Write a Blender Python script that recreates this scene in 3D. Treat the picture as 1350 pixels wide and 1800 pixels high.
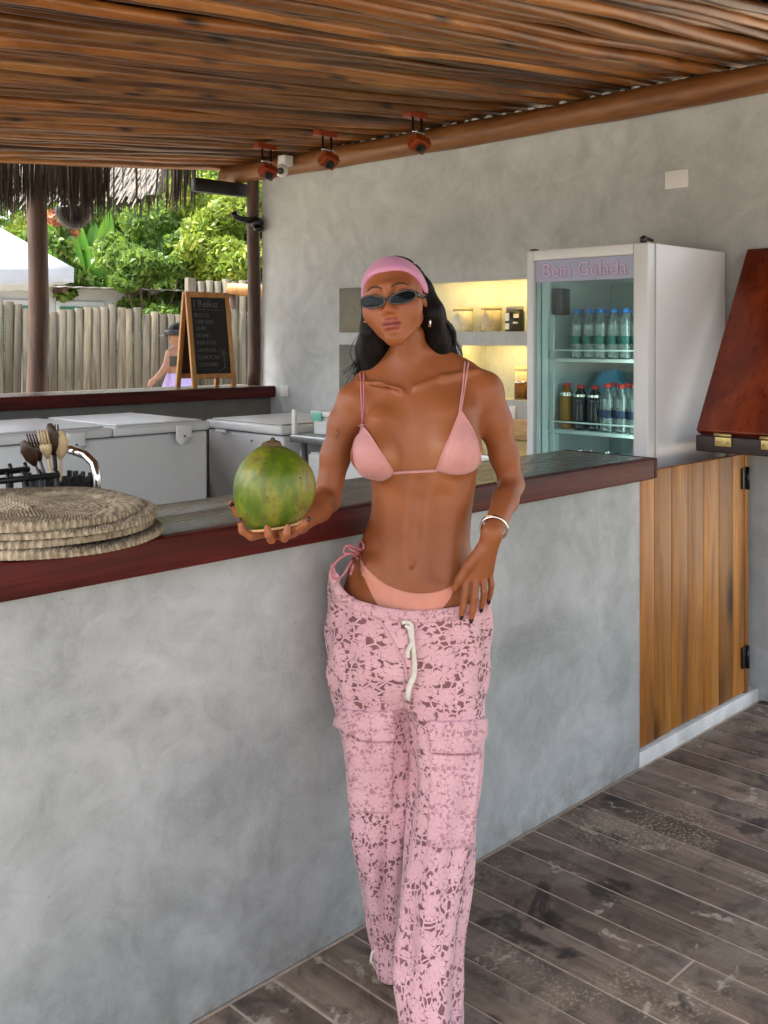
import bpy, bmesh, math, random
import numpy as np
from mathutils import Vector, Matrix
from mathutils.bvhtree import BVHTree

random.seed(7)
rng = np.random.default_rng(7)
scene = bpy.context.scene
for o in list(bpy.data.objects):
    bpy.data.objects.remove(o)
col = scene.collection
R = math.radians

# ------------------------------------------------------------------ camera
YAW = R(44.76)                       # angle of the view from the +X (counter) direction
CAMZ = 1.5
cam_d = bpy.data.cameras.new('camera')
cam_d.sensor_fit = 'VERTICAL'
cam_d.sensor_height = 36.0
cam_d.lens = 35.8
cam_d.shift_y = -305.0 / 1800.0
cam_d.clip_start = 0.05
cam_d.clip_end = 500
cam = bpy.data.objects.new('camera', cam_d)
cam.location = (0, 0, CAMZ)
cam.rotation_euler = (R(90), 0, YAW - R(90))
col.objects.link(cam)
scene.camera = cam

# ------------------------------------------------------------------ sky, sun, exposure
SUN_EL, SUN_AZ = R(58), R(140)       # azimuth measured from +X towards +Y: behind the bar
world = bpy.data.worlds.new('World')
scene.world = world
world.use_nodes = True
wn = world.node_tree
for n in list(wn.nodes):
    wn.nodes.remove(n)
wo = wn.nodes.new('ShaderNodeOutputWorld')
wb = wn.nodes.new('ShaderNodeBackground')
ws = wn.nodes.new('ShaderNodeTexSky')
ws.sky_type = 'NISHITA'
ws.sun_disc = False
ws.sun_elevation = SUN_EL
ws.sun_rotation = R(90) - SUN_AZ
ws.air_density = 1.0
ws.dust_density = 4.0
ws.ozone_density = 1.0
wb.inputs['Strength'].default_value = 0.15
wh = wn.nodes.new('ShaderNodeHueSaturation')      # thin overcast: the sky's blue is veiled
wh.inputs['Saturation'].default_value = 0.44
wn.links.new(ws.outputs[0], wh.inputs['Color'])
wn.links.new(wh.outputs[0], wb.inputs[0])
wn.links.new(wb.outputs[0], wo.inputs[0])

sd = bpy.data.lights.new('sun', 'SUN')
sd.energy = 2.2
sd.angle = R(14)
sd.color = (1.0, 0.96, 0.90)
sun = bpy.data.objects.new('sun', sd)
sdir = Vector((math.cos(SUN_EL) * math.cos(SUN_AZ), math.cos(SUN_EL) * math.sin(SUN_AZ), math.sin(SUN_EL)))
sun.rotation_euler = sdir.to_track_quat('Z', 'Y').to_euler()
sun.location = (0, 6, 12)
col.objects.link(sun)

vs = scene.view_settings
vs.view_transform = 'Standard'
vs.look = 'None'
vs.gamma = 1.0
vs.exposure = 2.1
vs.use_curve_mapping = False

# ------------------------------------------------------------------ helpers
FX, FY = math.cos(YAW), math.sin(YAW)


def rd(r, d, z):
    """metres to the right of / ahead of the viewer's standing point -> world"""
    return Vector((d * FX + r * FY, d * FY - r * FX, z))


def srgb(r, g, b):
    def f(c):
        c /= 255.0
        return c / 12.92 if c <= 0.04045 else ((c + 0.055) / 1.055) ** 2.4
    return (f(r), f(g), f(b), 1.0)


def lin(*c):
    return (c[0], c[1], c[2], 1.0)


class NT:
    """small wrapper to build node trees"""
    def __init__(self, name):
        self.m = bpy.data.materials.new(name)
        self.m.use_nodes = True
        self.t = self.m.node_tree
        self.b = self.t.nodes['Principled BSDF']
        self.out = self.t.nodes['Material Output']

    def n(self, typ, **kw):
        nd = self.t.nodes.new(typ)
        for k, v in kw.items():
            if k in nd.inputs:
                self.set(nd, k, v)
            else:
                setattr(nd, k, v)
        return nd

    def set(self, nd, k, v):
        if isinstance(v, bpy.types.NodeSocket):
            self.t.links.new(v, nd.inputs[k])
        else:
            nd.inputs[k].default_value = v

    def coord(self, which='Object', scale=(1, 1, 1), rnd=False, rot=(0, 0, 0)):
        tc = self.n('ShaderNodeTexCoord')
        v = tc.outputs[which]
        if rnd:
            oi = self.n('ShaderNodeObjectInfo')
            ad = self.n('ShaderNodeVectorMath', operation='ADD')
            ml = self.math('MULTIPLY', oi.outputs['Random'], 37.0)
            self.t.links.new(v, ad.inputs[0])
            self.t.links.new(ml, ad.inputs[1])
            v = ad.outputs[0]
        mp = self.n('ShaderNodeMapping')
        mp.inputs['Scale'].default_value = scale
        mp.inputs['Rotation'].default_value = rot
        self.t.links.new(v, mp.inputs['Vector'])
        return mp.outputs[0]

    def noise(self, vec, scale=5.0, detail=4.0, rough=0.55, dist=0.0, out='Fac'):
        nd = self.n('ShaderNodeTexNoise')
        self.t.links.new(vec, nd.inputs['Vector'])
        nd.inputs['Scale'].default_value = scale
        nd.inputs['Detail'].default_value = detail
        nd.inputs['Roughness'].default_value = rough
        nd.inputs['Distortion'].default_value = dist
        return nd.outputs[out]

    def ramp(self, fac, stops, interp='LINEAR'):
        nd = self.n('ShaderNodeValToRGB')
        cr = nd.color_ramp
        cr.interpolation = interp
        while len(cr.elements) < len(stops):
            cr.elements.new(0.5)
        for e, (p, c) in zip(cr.elements, stops):
            e.position = p
            e.color = c if len(c) == 4 else (*c, 1)
        self.t.links.new(fac, nd.inputs[0])
        return nd.outputs[0]

    def step(self, fac, lo, hi):
        nd = self.n('ShaderNodeMapRange')
        self.t.links.new(fac, nd.inputs['Value'])
        nd.inputs['From Min'].default_value = lo
        nd.inputs['From Max'].default_value = hi
        return nd.outputs[0]

    def math(self, op, a, b=0.0, c=None):
        nd = self.n('ShaderNodeMath', operation=op)
        self.set(nd, 0, a)
        self.set(nd, 1, b)
        if c is not None:
            self.set(nd, 2, c)
        return nd.outputs[0]

    def mix(self, fac, a, b, blend='MIX'):
        nd = self.n('ShaderNodeMix', data_type='RGBA', blend_type=blend)
        for k, v in ((0, fac), (6, a), (7, b)):
            if isinstance(v, bpy.types.NodeSocket):
                self.t.links.new(v, nd.inputs[k])
            else:
                nd.inputs[k].default_value = v
        return nd.outputs[2]

    def bump(self, h, strength=0.3, dist=0.01):
        nd = self.n('ShaderNodeBump')
        nd.inputs['Strength'].default_value = strength
        nd.inputs['Distance'].default_value = dist
        self.t.links.new(h, nd.inputs['Height'])
        self.t.links.new(nd.outputs[0], self.b.inputs['Normal'])

    def col(self, c):
        self.set(self.b, 'Base Color', c)

    def rough(self, r):
        self.set(self.b, 'Roughness', r)


def simple(name, c, rough=0.5, metal=0.0, var=0.12, scale=8.0, bump=0.0, spec=0.5, rnd=False, emit=None, sss=0.0):
    k = NT(name)
    v = k.coord('Object', rnd=rnd)
    nz = k.noise(v, scale, 5.0)
    dark = tuple(x * (1 - var) for x in c[:3]) + (1,)
    lite = tuple(min(1, x * (1 + var)) for x in c[:3]) + (1,)
    k.col(k.ramp(nz, [(0.3, dark), (0.7, lite)]))
    k.rough(k.math('ADD', k.math('MULTIPLY', nz, 0.16), rough - 0.08))
    k.b.inputs['Metallic'].default_value = metal
    k.b.inputs['Specular IOR Level'].default_value = spec
    if bump:
        k.bump(k.noise(v, scale * 8, 4.0), bump, 0.004)
    if emit:
        k.b.inputs['Emission Color'].default_value = (*emit[:3], 1)
        k.b.inputs['Emission Strength'].default_value = emit[3]
    if sss:
        k.b.inputs['Subsurface Weight'].default_value = sss
        k.b.inputs['Subsurface Radius'].default_value = (0.01, 0.004, 0.002)
        k.b.inputs['Subsurface Scale'].default_value = 0.5
    return k.m


def clear(name, tint, gloss=0.08, rough=0.03, ior=1.45):
    """thin clear sheet: see-through with a grazing reflection"""
    k = NT(name)
    tr = k.n('ShaderNodeBsdfTransparent')
    tr.inputs['Color'].default_value = (*tint, 1)
    gl = k.n('ShaderNodeBsdfGlossy')
    gl.inputs['Roughness'].default_value = rough
    fr = k.n('ShaderNodeFresnel')
    fr.inputs['IOR'].default_value = ior
    f = k.math('ADD', fr.outputs[0], gloss)
    mx = k.n('ShaderNodeMixShader')
    k.t.links.new(f, mx.inputs[0])
    k.t.links.new(tr.outputs[0], mx.inputs[1])
    k.t.links.new(gl.outputs[0], mx.inputs[2])
    k.t.links.new(mx.outputs[0], k.out.inputs[0])
    return k.m


class MB:
    """collects geometry in world coordinates, builds one mesh object"""
    def __init__(self):
        self.v, self.f, self.s = [], [], []

    def add(self, vs, fs, smooth=False):
        o = len(self.v)
        self.v += [tuple(p) for p in vs]
        self.f += [tuple(i + o for i in f) for f in fs]
        self.s += [smooth] * len(fs)
        return self

    def box(self, x0, x1, y0, y1, z0, z1, bev=0.0, mtx=None):
        bm = bmesh.new()
        bmesh.ops.create_cube(bm, size=1.0)
        for p in bm.verts:
            p.co = Vector((x0 + (p.co.x + .5) * (x1 - x0), y0 + (p.co.y + .5) * (y1 - y0), z0 + (p.co.z + .5) * (z1 - z0)))
        if bev:
            bmesh.ops.bevel(bm, geom=bm.edges[:], offset=bev, segments=2, profile=0.6, affect='EDGES')
        if mtx is not None:
            bm.transform(mtx)
        bm.verts.index_update()
        self.add([p.co.copy() for p in bm.verts], [[q.index for q in f.verts] for f in bm.faces], bev > 0)
        bm.free()
        return self

    def tube(self, pts, rad, n=8, cap=True, flat=None, up=None):
        """swept tube; rad scalar or list; flat=(a,b) scales the section"""
        pts = [Vector(p) for p in pts]
        m = len(pts)
        if not hasattr(rad, '__len__'):
            rad = [rad] * m
        vs, fs = [], []
        ref = None
        for i, p in enumerate(pts):
            t = (pts[min(i + 1, m - 1)] - pts[max(i - 1, 0)]).normalized()
            if ref is None:
                ref = Vector(up) if up is not None else (Vector((0, 0, 1)) if abs(t.z) < 0.9 else Vector((1, 0, 0)))
            a = t.cross(ref).normalized()
            b = a.cross(t).normalized()
            ref = b
            fa, fb = flat if flat else (1, 1)
            for k in range(n):
                w = 2 * math.pi * k / n
                vs.append(p + a * math.cos(w) * rad[i] * fa + b * math.sin(w) * rad[i] * fb)
        for i in range(m - 1):
            for k in range(n):
                k2 = (k + 1) % n
                fs.append((i * n + k, i * n + k2, (i + 1) * n + k2, (i + 1) * n + k))
        if cap:
            fs.append(tuple(range(n))[::-1])
            fs.append(tuple((m - 1) * n + k for k in range(n)))
        return self.add(vs, fs, True)

    def lathe(self, prof, center, n=20, axis=None, cap=True):
        """prof list of (r,z)"""
        c = Vector(center)
        q = Vector((0, 0, 1)).rotation_difference(Vector(axis)).to_matrix() if axis is not None else Matrix.Identity(3)
        vs, fs = [], []
        for r, z in prof:
            for k in range(n):
                w = 2 * math.pi * k / n
                vs.append(c + q @ Vector((r * math.cos(w), r * math.sin(w), z)))
        m = len(prof)
        for i in range(m - 1):
            for k in range(n):
                k2 = (k + 1) % n
                fs.append((i * n + k, i * n + k2, (i + 1) * n + k2, (i + 1) * n + k))
        if cap:
            fs.append(tuple(range(n))[::-1])
            fs.append(tuple((m - 1) * n + k for k in range(n)))
        return self.add(vs, fs, True)

    def ball(self, c, r, n=12, m=8, sc=(1, 1, 1)):
        prof = []
        vs, fs = [], []
        for i in range(m + 1):
            ph = math.pi * i / m
            for k in range(n):
                w = 2 * math.pi * k / n
                vs.append((c[0] + r * sc[0] * math.sin(ph) * math.cos(w), c[1] + r * sc[1] * math.sin(ph) * math.sin(w), c[2] - r * sc[2] * math.cos(ph)))
        for i in range(m):
            for k in range(n):
                k2 = (k + 1) % n
                fs.append((i * n + k, i * n + k2, (i + 1) * n + k2, (i + 1) * n + k))
        return self.add(vs, fs, True)

    def prism(self, poly, z0, z1):
        n = len(poly)
        vs = [(x, y, z0) for x, y in poly] + [(x, y, z1) for x, y in poly]
        fs = [tuple(range(n))[::-1], tuple(range(n, 2 * n))] + [(k, (k + 1) % n, n + (k + 1) % n, n + k) for k in range(n)]
        return self.add(vs, fs)

    def mesh(self, name, off=(0, 0, 0)):
        me = bpy.data.meshes.new(name)
        a = np.array(self.v, dtype=float) - np.array(off)
        me.from_pydata(a.tolist(), [], self.f)
        me.polygons.foreach_set('use_smooth', self.s)
        me.update()
        return me

    def build(self, name, mat, parent=None, label=None, cat=None, group=None, kind=None, origin=None):
        a = np.array(self.v, dtype=float)
        if parent is not None:
            org = Vector(parent.get('org', (0, 0, 0)))
        elif origin is not None:
            org = Vector(origin)
        else:
            org = Vector(((a[:, 0].min() + a[:, 0].max()) / 2, (a[:, 1].min() + a[:, 1].max()) / 2, a[:, 2].min()))
        me = self.mesh(name, org)
        return link(name, me, mat, parent, org, label, cat, group, kind)


ORG = {}


def link(name, me, mat, parent, org, label=None, cat=None, group=None, kind=None):
    o = bpy.data.objects.new(name, me)
    col.objects.link(o)
    if mat is not None and me is not None and len(me.materials) == 0:
        me.materials.append(mat)
    if parent is not None:
        o.parent = parent
        ORG[o.name] = ORG[parent.name]
    else:
        o.location = org
        ORG[o.name] = Vector(org)
    tag(o, label, cat, group, kind)
    return o


def tag(o, label=None, cat=None, group=None, kind=None):
    if label:
        o['label'] = label
    if cat:
        o['category'] = cat
    if group:
        o['group'] = group
    if kind:
        o['kind'] = kind
    return o


def empty(name, loc, label, cat, group=None):
    o = bpy.data.objects.new(name, None)
    col.objects.link(o)
    o.location = loc
    o.empty_display_size = 0.1
    ORG[o.name] = Vector(loc)
    return tag(o, label, cat, group)


def _b(self, name, mat, parent=None, label=None, cat=None, group=None, kind=None, origin=None):
    a = np.array(self.v, dtype=float)
    if parent is not None:
        org = ORG[parent.name]
    elif origin is not None:
        org = Vector(origin)
    else:
        org = Vector(((a[:, 0].min() + a[:, 0].max()) / 2, (a[:, 1].min() + a[:, 1].max()) / 2, a[:, 2].min()))
    return link(name, self.mesh(name, org), mat, parent, org, label, cat, group, kind)


MB.build = _b


def copy_tree(o, loc, label=None, group=None, parent=None):
    """copy of a thing with its parts and sub-parts; loc is the new location of its base"""
    c = o.copy()
    col.objects.link(c)
    if parent is not None:
        c.parent = parent
        c.matrix_parent_inverse = o.matrix_parent_inverse
    else:
        c.location = loc
    if label:
        c['label'] = label
    if group:
        c['group'] = group
    for ch in list(o.children):
        copy_tree(ch, None, parent=c)
    return c


def text_mesh(txt, size, mtx, depth=0.001, bold=0.0):
    cu = bpy.data.curves.new('lettering', 'FONT')
    cu.body = txt
    cu.size = size
    cu.extrude = depth
    cu.offset = bold
    cu.align_x = 'CENTER'
    cu.align_y = 'CENTER'
    cu.resolution_u = 3
    ob = bpy.data.objects.new('lettering', cu)
    col.objects.link(ob)
    dg = bpy.context.evaluated_depsgraph_get()
    me = bpy.data.meshes.new_from_object(ob.evaluated_get(dg))
    bpy.data.objects.remove(ob)
    bpy.data.curves.remove(cu)
    me.transform(mtx)
    mb = MB()
    mb.add([v.co.copy() for v in me.vertices], [tuple(p.vertices) for p in me.polygons])
    bpy.data.meshes.remove(me)
    return mb

# ------------------------------------------------------------------ materials


def concrete(name, c0, c1, c2, scale=1.0):
    k = NT(name)
    v = k.coord('Object')
    a = k.noise(v, 1.3 * scale, 6.0, 0.6, 0.6)
    b = k.noise(v, 5.0 * scale, 6.0, 0.65, 1.2)
    base = k.ramp(a, [(0.30, c0), (0.5, c1), (0.72, c2)])
    tone = k.ramp(b, [(0.3, lin(.80, .80, .80)), (0.55, lin(1, 1, 1)), (0.75, lin(1.1, 1.1, 1.1))])
    c = k.mix(0.9, base, tone, 'MULTIPLY')
    st = k.noise(k.coord('Object', (6, 6, 1.2)), 7.0 * scale, 5.0, 0.7, 2.0)
    c = k.mix(k.math('MULTIPLY', k.step(st, .56, .74), 0.30), c, c2)
    sp = k.noise(v, 70.0, 2.0)
    c = k.mix(k.math('MULTIPLY', k.step(sp, .72, .78), 0.4), c, tuple(x * .45 for x in c0[:3]) + (1,))
    # trowel sweeps and hairline cracks
    tw = k.noise(k.coord('Object', (3, 3, 5), rot=(.5, .4, .6)), 3.0 * scale, 3.0, .5, 3.0)
    c = k.mix(k.math('MULTIPLY', k.step(tw, .47, .50), k.math('MULTIPLY', k.step(tw, .53, .50), .16)), c, c2)
    ck = k.n('ShaderNodeTexVoronoi', feature='DISTANCE_TO_EDGE')
    wv = k.n('ShaderNodeVectorMath', operation='MULTIPLY_ADD')
    k.t.links.new(k.noise(v, 3.5, 5, .6, out='Color'), wv.inputs[0])
    wv.inputs[1].default_value = (.9, .9, .9)
    k.t.links.new(v, wv.inputs[2])
    k.t.links.new(wv.outputs[0], ck.inputs['Vector'])
    ck.inputs['Scale'].default_value = 1.1
    crack = k.math('MULTIPLY', k.step(ck.outputs['Distance'], .006, .001), k.step(k.noise(v, 1.7, 2), .54, .62))
    c = k.mix(k.math('MULTIPLY', crack, .10), c, tuple(x * .5 for x in c0[:3]) + (1,))
    sxz = k.n('ShaderNodeSeparateXYZ')
    k.t.links.new(k.n('ShaderNodeNewGeometry').outputs['Position'], sxz.inputs[0])
    splash = k.math('MULTIPLY', k.step(sxz.outputs[2], .16, .0), k.step(k.noise(v, 16, 6, .7), .40, .62))
    c = k.mix(k.math('MULTIPLY', splash, .55), c, srgb(120, 112, 96))
    k.col(c)
    k.rough(k.math('ADD', k.math('MULTIPLY', b, .3), .48))
    h = k.math('ADD', k.math('MULTIPLY', b, .6), k.math('MULTIPLY', k.noise(v, 40, 4), .25))
    k.bump(h, 0.22, 0.012)
    return k.m


M = {}
M['wall'] = concrete('wall_plaster', lin(.36, .38, .38), lin(.48, .505, .50), lin(.60, .62, .615))
M['counter_wall'] = concrete('counter_plaster', lin(.25, .265, .255), lin(.365, .38, .37), lin(.49, .505, .495), 1.9)
M['halfwall'] = concrete('half_wall_plaster', lin(.14, .14, .13), lin(.2, .2, .19), lin(.28, .28, .27))


def wood(name, c0, c1, c2, axis=0, stretch=14.0, scale=2.2, rough=.45, knots=0.0, rnd=True, bump=.25, ringy=0.0, spec=.5, tone=(.62, 1.3)):
    k = NT(name)
    sc = [stretch] * 3
    sc[axis] = 1.0
    v = k.coord('Object', tuple(sc), rnd=rnd)
    g = k.noise(v, scale, 7.0, .62, .8)
    fine = k.noise(v, scale * 6, 4.0, .6)
    c = k.ramp(g, [(0.28, c0), (0.5, c1), (0.74, c2)])
    c = k.mix(0.5, c, k.ramp(fine, [(0.3, lin(.62, .6, .58)), (0.65, lin(1.1, 1.1, 1.1))]), 'MULTIPLY')
    if rnd:
        oi = k.n('ShaderNodeObjectInfo')
        tone = k.ramp(oi.outputs['Random'], [(0.0, lin(tone[0], tone[0] * .96, tone[0] * .92)), (0.5, lin(1, 1, 1)), (1.0, lin(tone[1], tone[1] * .95, tone[1] * .9))])
        c = k.mix(1.0, c, tone, 'MULTIPLY')
    if knots:
        s2 = [5.0] * 3
        s2[axis] = 1.6
        vo = k.n('ShaderNodeTexVoronoi')
        k.t.links.new(k.coord('Object', tuple(s2), rnd=rnd), vo.inputs['Vector'])
        vo.inputs['Scale'].default_value = knots
        kn = k.step(vo.outputs['Distance'], .24, .06)
        c = k.mix(kn, c, tuple(x * .22 for x in c0[:3]) + (1,))
    k.col(c)
    k.rough(k.math('ADD', k.math('MULTIPLY', fine, .25), rough - .12))
    k.b.inputs['Specular IOR Level'].default_value = spec
    k.bump(k.math('ADD', g, k.math('MULTIPLY', fine, .5)), bump, .006)
    return k.m


M['pole'] = wood('pole_wood', srgb(66, 38, 18), srgb(118, 74, 34), srgb(166, 116, 60), axis=0, stretch=4, scale=1.1, rough=.34, knots=2.2, bump=.3, tone=(.35, 1.7))
M['beam'] = wood('beam_wood', srgb(96, 58, 28), srgb(134, 86, 44), srgb(160, 110, 66), axis=1, stretch=7, scale=1.6, rough=.45, knots=1.0, rnd=False)
M['post'] = wood('post_wood', srgb(38, 25, 18), srgb(74, 51, 38), srgb(104, 78, 62), axis=2, stretch=7, scale=1.8, rough=.6, rnd=False)
M['mahogany'] = wood('mahogany', srgb(44, 8, 6), srgb(72, 14, 10), srgb(104, 30, 20), axis=0, stretch=16, scale=1.6, rough=.5, rnd=False, bump=.1, spec=.25)
M['mahogany_flap'] = wood('mahogany_flap', srgb(78, 22, 9), srgb(112, 40, 16), srgb(150, 66, 30), axis=2, stretch=9, scale=.8, rough=.3, rnd=False, bump=.05)
M['dark_wood'] = wood('dark_wood', srgb(30, 20, 18), srgb(52, 36, 32), srgb(74, 54, 48), axis=1, stretch=10, scale=2, rough=.5, rnd=False)
M['top_wood'] = wood('worn_counter_top', srgb(56, 42, 36), srgb(92, 76, 66), srgb(132, 116, 104), axis=0, stretch=22, scale=1.8, rough=.26, rnd=True, bump=.15, spec=.5)
M['pine'] = wood('pine_boards', srgb(70, 36, 6), srgb(146, 92, 26), srgb(180, 124, 46), axis=2, stretch=11, scale=1.0, rough=.4, knots=.9, bump=.15)
M['light_wood'] = wood('light_wood', srgb(150, 100, 50), srgb(186, 134, 76), srgb(206, 158, 100), axis=2, stretch=10, scale=2, rough=.5, rnd=False)
M['bamboo'] = wood('fence_stakes', srgb(58, 53, 44), srgb(96, 90, 76), srgb(124, 117, 100), axis=2, stretch=9, scale=1.2, rough=.8, bump=.4)


def deck_mat():
    k = NT('deck_planks')
    v = k.coord('Object', (12, 1.0, 12), rnd=True)
    w = k.coord('Object', (1, 1, 1), rnd=True)
    g = k.noise(v, 2.0, 7, .65, .7)
    blot = k.noise(w, 3.0, 6, .65, .5)
    c = k.ramp(g, [(0.25, srgb(90, 76, 63)), (0.5, srgb(118, 103, 90)), (0.75, srgb(144, 128, 112))])
    c = k.mix(.8, c, k.ramp(blot, [(.3, lin(.55, .52, .5)), (.5, lin(1, 1, 1)), (.72, lin(1.35, 1.28, 1.2))]), 'MULTIPLY')
    oi = k.n('ShaderNodeObjectInfo')
    c = k.mix(1.0, c, k.ramp(oi.outputs['Random'], [(0, lin(.66, .62, .58)), (.5, lin(1, 1, 1)), (1, lin(1.25, 1.2, 1.16))]), 'MULTIPLY')
    tcw = k.n('ShaderNodeNewGeometry').outputs['Position']
    dirt = k.noise(tcw, 2.6, 8, .7, .6)
    c = k.mix(k.math('MULTIPLY', k.step(dirt, .48, .66), .75), c, srgb(146, 134, 116))
    mud = k.noise(tcw, 7.5, 7, .7, .8)
    c = k.mix(k.math('MULTIPLY', k.step(mud, .5, .36), .65), c, srgb(52, 46, 41))
    pat = k.math('MULTIPLY', k.step(k.noise(tcw, 6.5, 5, .6, .6), .59, .63), k.step(k.noise(tcw, 40, 3), .40, .55))
    c = k.mix(k.math('MULTIPLY', pat, .8), c, srgb(176, 166, 148))
    sand = k.math('MULTIPLY', k.step(k.noise(tcw, 1.7, 3, .5), .52, .62), k.step(k.noise(tcw, 90, 3, .7), .52, .62))
    c = k.mix(k.math('MULTIPLY', sand, .75), c, srgb(186, 172, 142))
    dk = k.step(k.noise(tcw, 4.1, 4, .6, .6), .40, .34)
    c = k.mix(k.math('MULTIPLY', dk, .8), c, srgb(30, 26, 24))
    k.col(c)
    k.rough(.62)
    k.b.inputs['Specular IOR Level'].default_value = .35
    k.bump(k.math('ADD', g, k.math('MULTIPLY', k.noise(tcw, 60, 4), .4)), .35, .006)
    return k.m


M['deck'] = deck_mat()
M['joint_sand'] = simple('joint_sand', srgb(176, 160, 142), .9, var=.2, scale=30, bump=.4)
M['sand'] = simple('beach_sand', lin(.42, .36, .27), .95, var=.15, scale=2, bump=.4)
M['white_metal'] = simple('white_enamel', lin(.62, .63, .63), .32, var=.05, scale=3)
M['white_lid'] = simple('white_lid', lin(.66, .67, .66), .35, var=.08, scale=4)
M['white_plastic'] = simple('white_plastic', lin(.72, .72, .70), .4, var=.05)
M['gasket'] = simple('grey_gasket', lin(.12, .12, .12), .6)
M['black'] = simple('black_plastic', lin(.012, .012, .012), .35, var=.2)
M['black_metal'] = simple('black_metal', lin(.01, .01, .011), .3, metal=.2, var=.2)
M['chrome'] = simple('chrome', lin(.75, .75, .76), .12, metal=1.0, var=.04)
M['steel'] = simple('brushed_steel', lin(.42, .43, .43), .35, metal=.9, var=.1, scale=20)
M['brass'] = simple('aged_brass', srgb(190, 170, 110), .4, metal=.7, var=.2, scale=40)
M['gold'] = simple('gold', srgb(226, 176, 120), .18, metal=1.0, var=.05)
M['silver'] = simple('silver', lin(.8, .79, .76), .15, metal=1.0, var=.05)
M['green_plastic'] = simple('green_plastic', srgb(10, 130, 70), .35)
M['teal_plastic'] = simple('teal_plastic', srgb(110, 190, 165), .4)
M['red_wood_lamp'] = simple('varnished_lamp_wood', srgb(130, 52, 18), .35, var=.25, scale=20)
M['light_stop_sheet'] = simple('light_stop_dark', lin(.03, .022, .015), .9)
M['ceramic'] = simple('white_building', lin(.50, .52, .54), .8, var=.08, scale=1.5)
M['threshold'] = simple('white_painted_threshold', lin(.60, .60, .57), .6, var=.22, scale=9, bump=.3)
M['sill'] = concrete('white_threshold', lin(.50, .50, .48), lin(.66, .66, .64), lin(.74, .74, .73), 3)
M['glass'] = clear('fridge_glass', (.83, .93, .915), .0, .02, 1.22)
M['clear'] = clear('clear_plastic', (.90, .95, .95), .10, .10)
_k = M['clear'].node_tree
_mx2 = _k.nodes.new('ShaderNodeMixShader')
_df = _k.nodes.new('ShaderNodeBsdfDiffuse')
_df.inputs[0].default_value = (.75, .85, .85, 1)
_mx2.inputs[0].default_value = .08
_out = _k.nodes['Material Output']
_src = _out.inputs[0].links[0].from_socket
_k.links.new(_src, _mx2.inputs[1])
_k.links.new(_df.outputs[0], _mx2.inputs[2])
_k.links.new(_mx2.outputs[0], _out.inputs[0])
M['jar_glass'] = clear('jar_glass', (.96, .96, .94), .0, .04, 1.15)
# ================================================================== the setting
# ground
MB().box(-60, 60, -60, 90, -.30, -.12).build('ground', M['sand'], kind='structure', origin=(0, 0, -.30))
UW = 4.10          # face of the long plaster wall
VC = 1.87          # face of the bar counter
deck = MB().box(-3.2, 6.2, -2.6, 1.93, -.12, -.0022).build('deck_floor', M['joint_sand'], kind='structure', origin=(0, 0, -.12))
MB().box(-3.2, 4.05, 1.96, 6.2, -.12, -.004).build('bar_floor', M['halfwall'], kind='structure', origin=(0, 3, -.12))
u = 2.146 - .127 * 40
plank_meshes = {}
for i in range(68):
    w = .127
    gap = random.choice((.005, .006, .008, .009))
    cut = 1.2 if i == 40 else random.uniform(-1.6, .7)
    for (a, b) in ((-2.5, cut - .003), (cut + .003, 1.862 if u < 4.0 else 1.862)):
        key = (round(gap, 3),)
        if key not in plank_meshes:
            bm_ = MB().box(-w / 2 + gap / 2, w / 2 - gap / 2, -.5, .5, 0, .024, .0022)
            plank_meshes[key] = bm_.mesh('plank')
            plank_meshes[key].materials.append(M['deck'])
        o = bpy.data.objects.new('plank', plank_meshes[key])
        col.objects.link(o)
        o.parent = deck
        o.location = (u + w / 2, (a + b) / 2, .12 - .024 + random.uniform(-.0009, .0009))
        o.scale = (1, b - a, 1)
        o.rotation_euler = (0, random.uniform(-.006, .006), 0)
    u += .127

# ---- long plaster wall with lit niches
VW0, VW1, ZW = 1.80, 5.17, 2.60
wall = empty('plaster_wall', (UW + .15, 3.5, 0), 'long grey plaster wall with lit niches behind the fridge', 'wall')
niches = [(2.70, 4.44, 1.535, 1.815), (3.53, 4.44, 1.19, 1.482), (2.70, 3.487, 1.19, 1.482)]
ND = .20
vb = sorted({VW0, VW1} | {n[0] for n in niches} | {n[1] for n in niches})
zb = sorted({0.0, ZW} | {n[2] for n in niches} | {n[3] for n in niches})
mb = MB()
for i in range(len(vb) - 1):
    for j in range(len(zb) - 1):
        vm, zm = (vb[i] + vb[i + 1]) / 2, (zb[j] + zb[j + 1]) / 2
        if any(n[0] < vm < n[1] and n[2] < zm < n[3] for n in niches):
            continue
        mb.add([(UW, vb[i], zb[j]), (UW, vb[i], zb[j + 1]), (UW, vb[i + 1], zb[j + 1]), (UW, vb[i + 1], zb[j])], [(0, 1, 2, 3)])
for (a, b, c, d) in niches:
    x0, x1 = UW, UW + ND
    mb.add([(x0, a, c), (x0, b, c), (x0, b, d), (x0, a, d), (x1, a, c), (x1, b, c), (x1, b, d), (x1, a, d)],
           [(0, 1, 5, 4), (3, 7, 6, 2), (0, 4, 7, 3), (1, 2, 6, 5), (4, 5, 6, 7)])
x1 = UW + .26
mb.add([(UW, VW0, 0), (x1, VW0, 0), (x1, VW0, ZW), (UW, VW0, ZW), (UW, VW1, 0), (x1, VW1, 0), (x1, VW1, ZW), (UW, VW1, ZW)],
       [(0, 1, 2, 3), (4, 7, 6, 5), (1, 5, 6, 2), (3, 2, 6, 7)])
mb.build('wall_body', M['wall'], wall)
M['led'] = simple('led_strip', lin(1, .86, .5), .5, emit=(1.0, .68, .20, 12.5))
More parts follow.
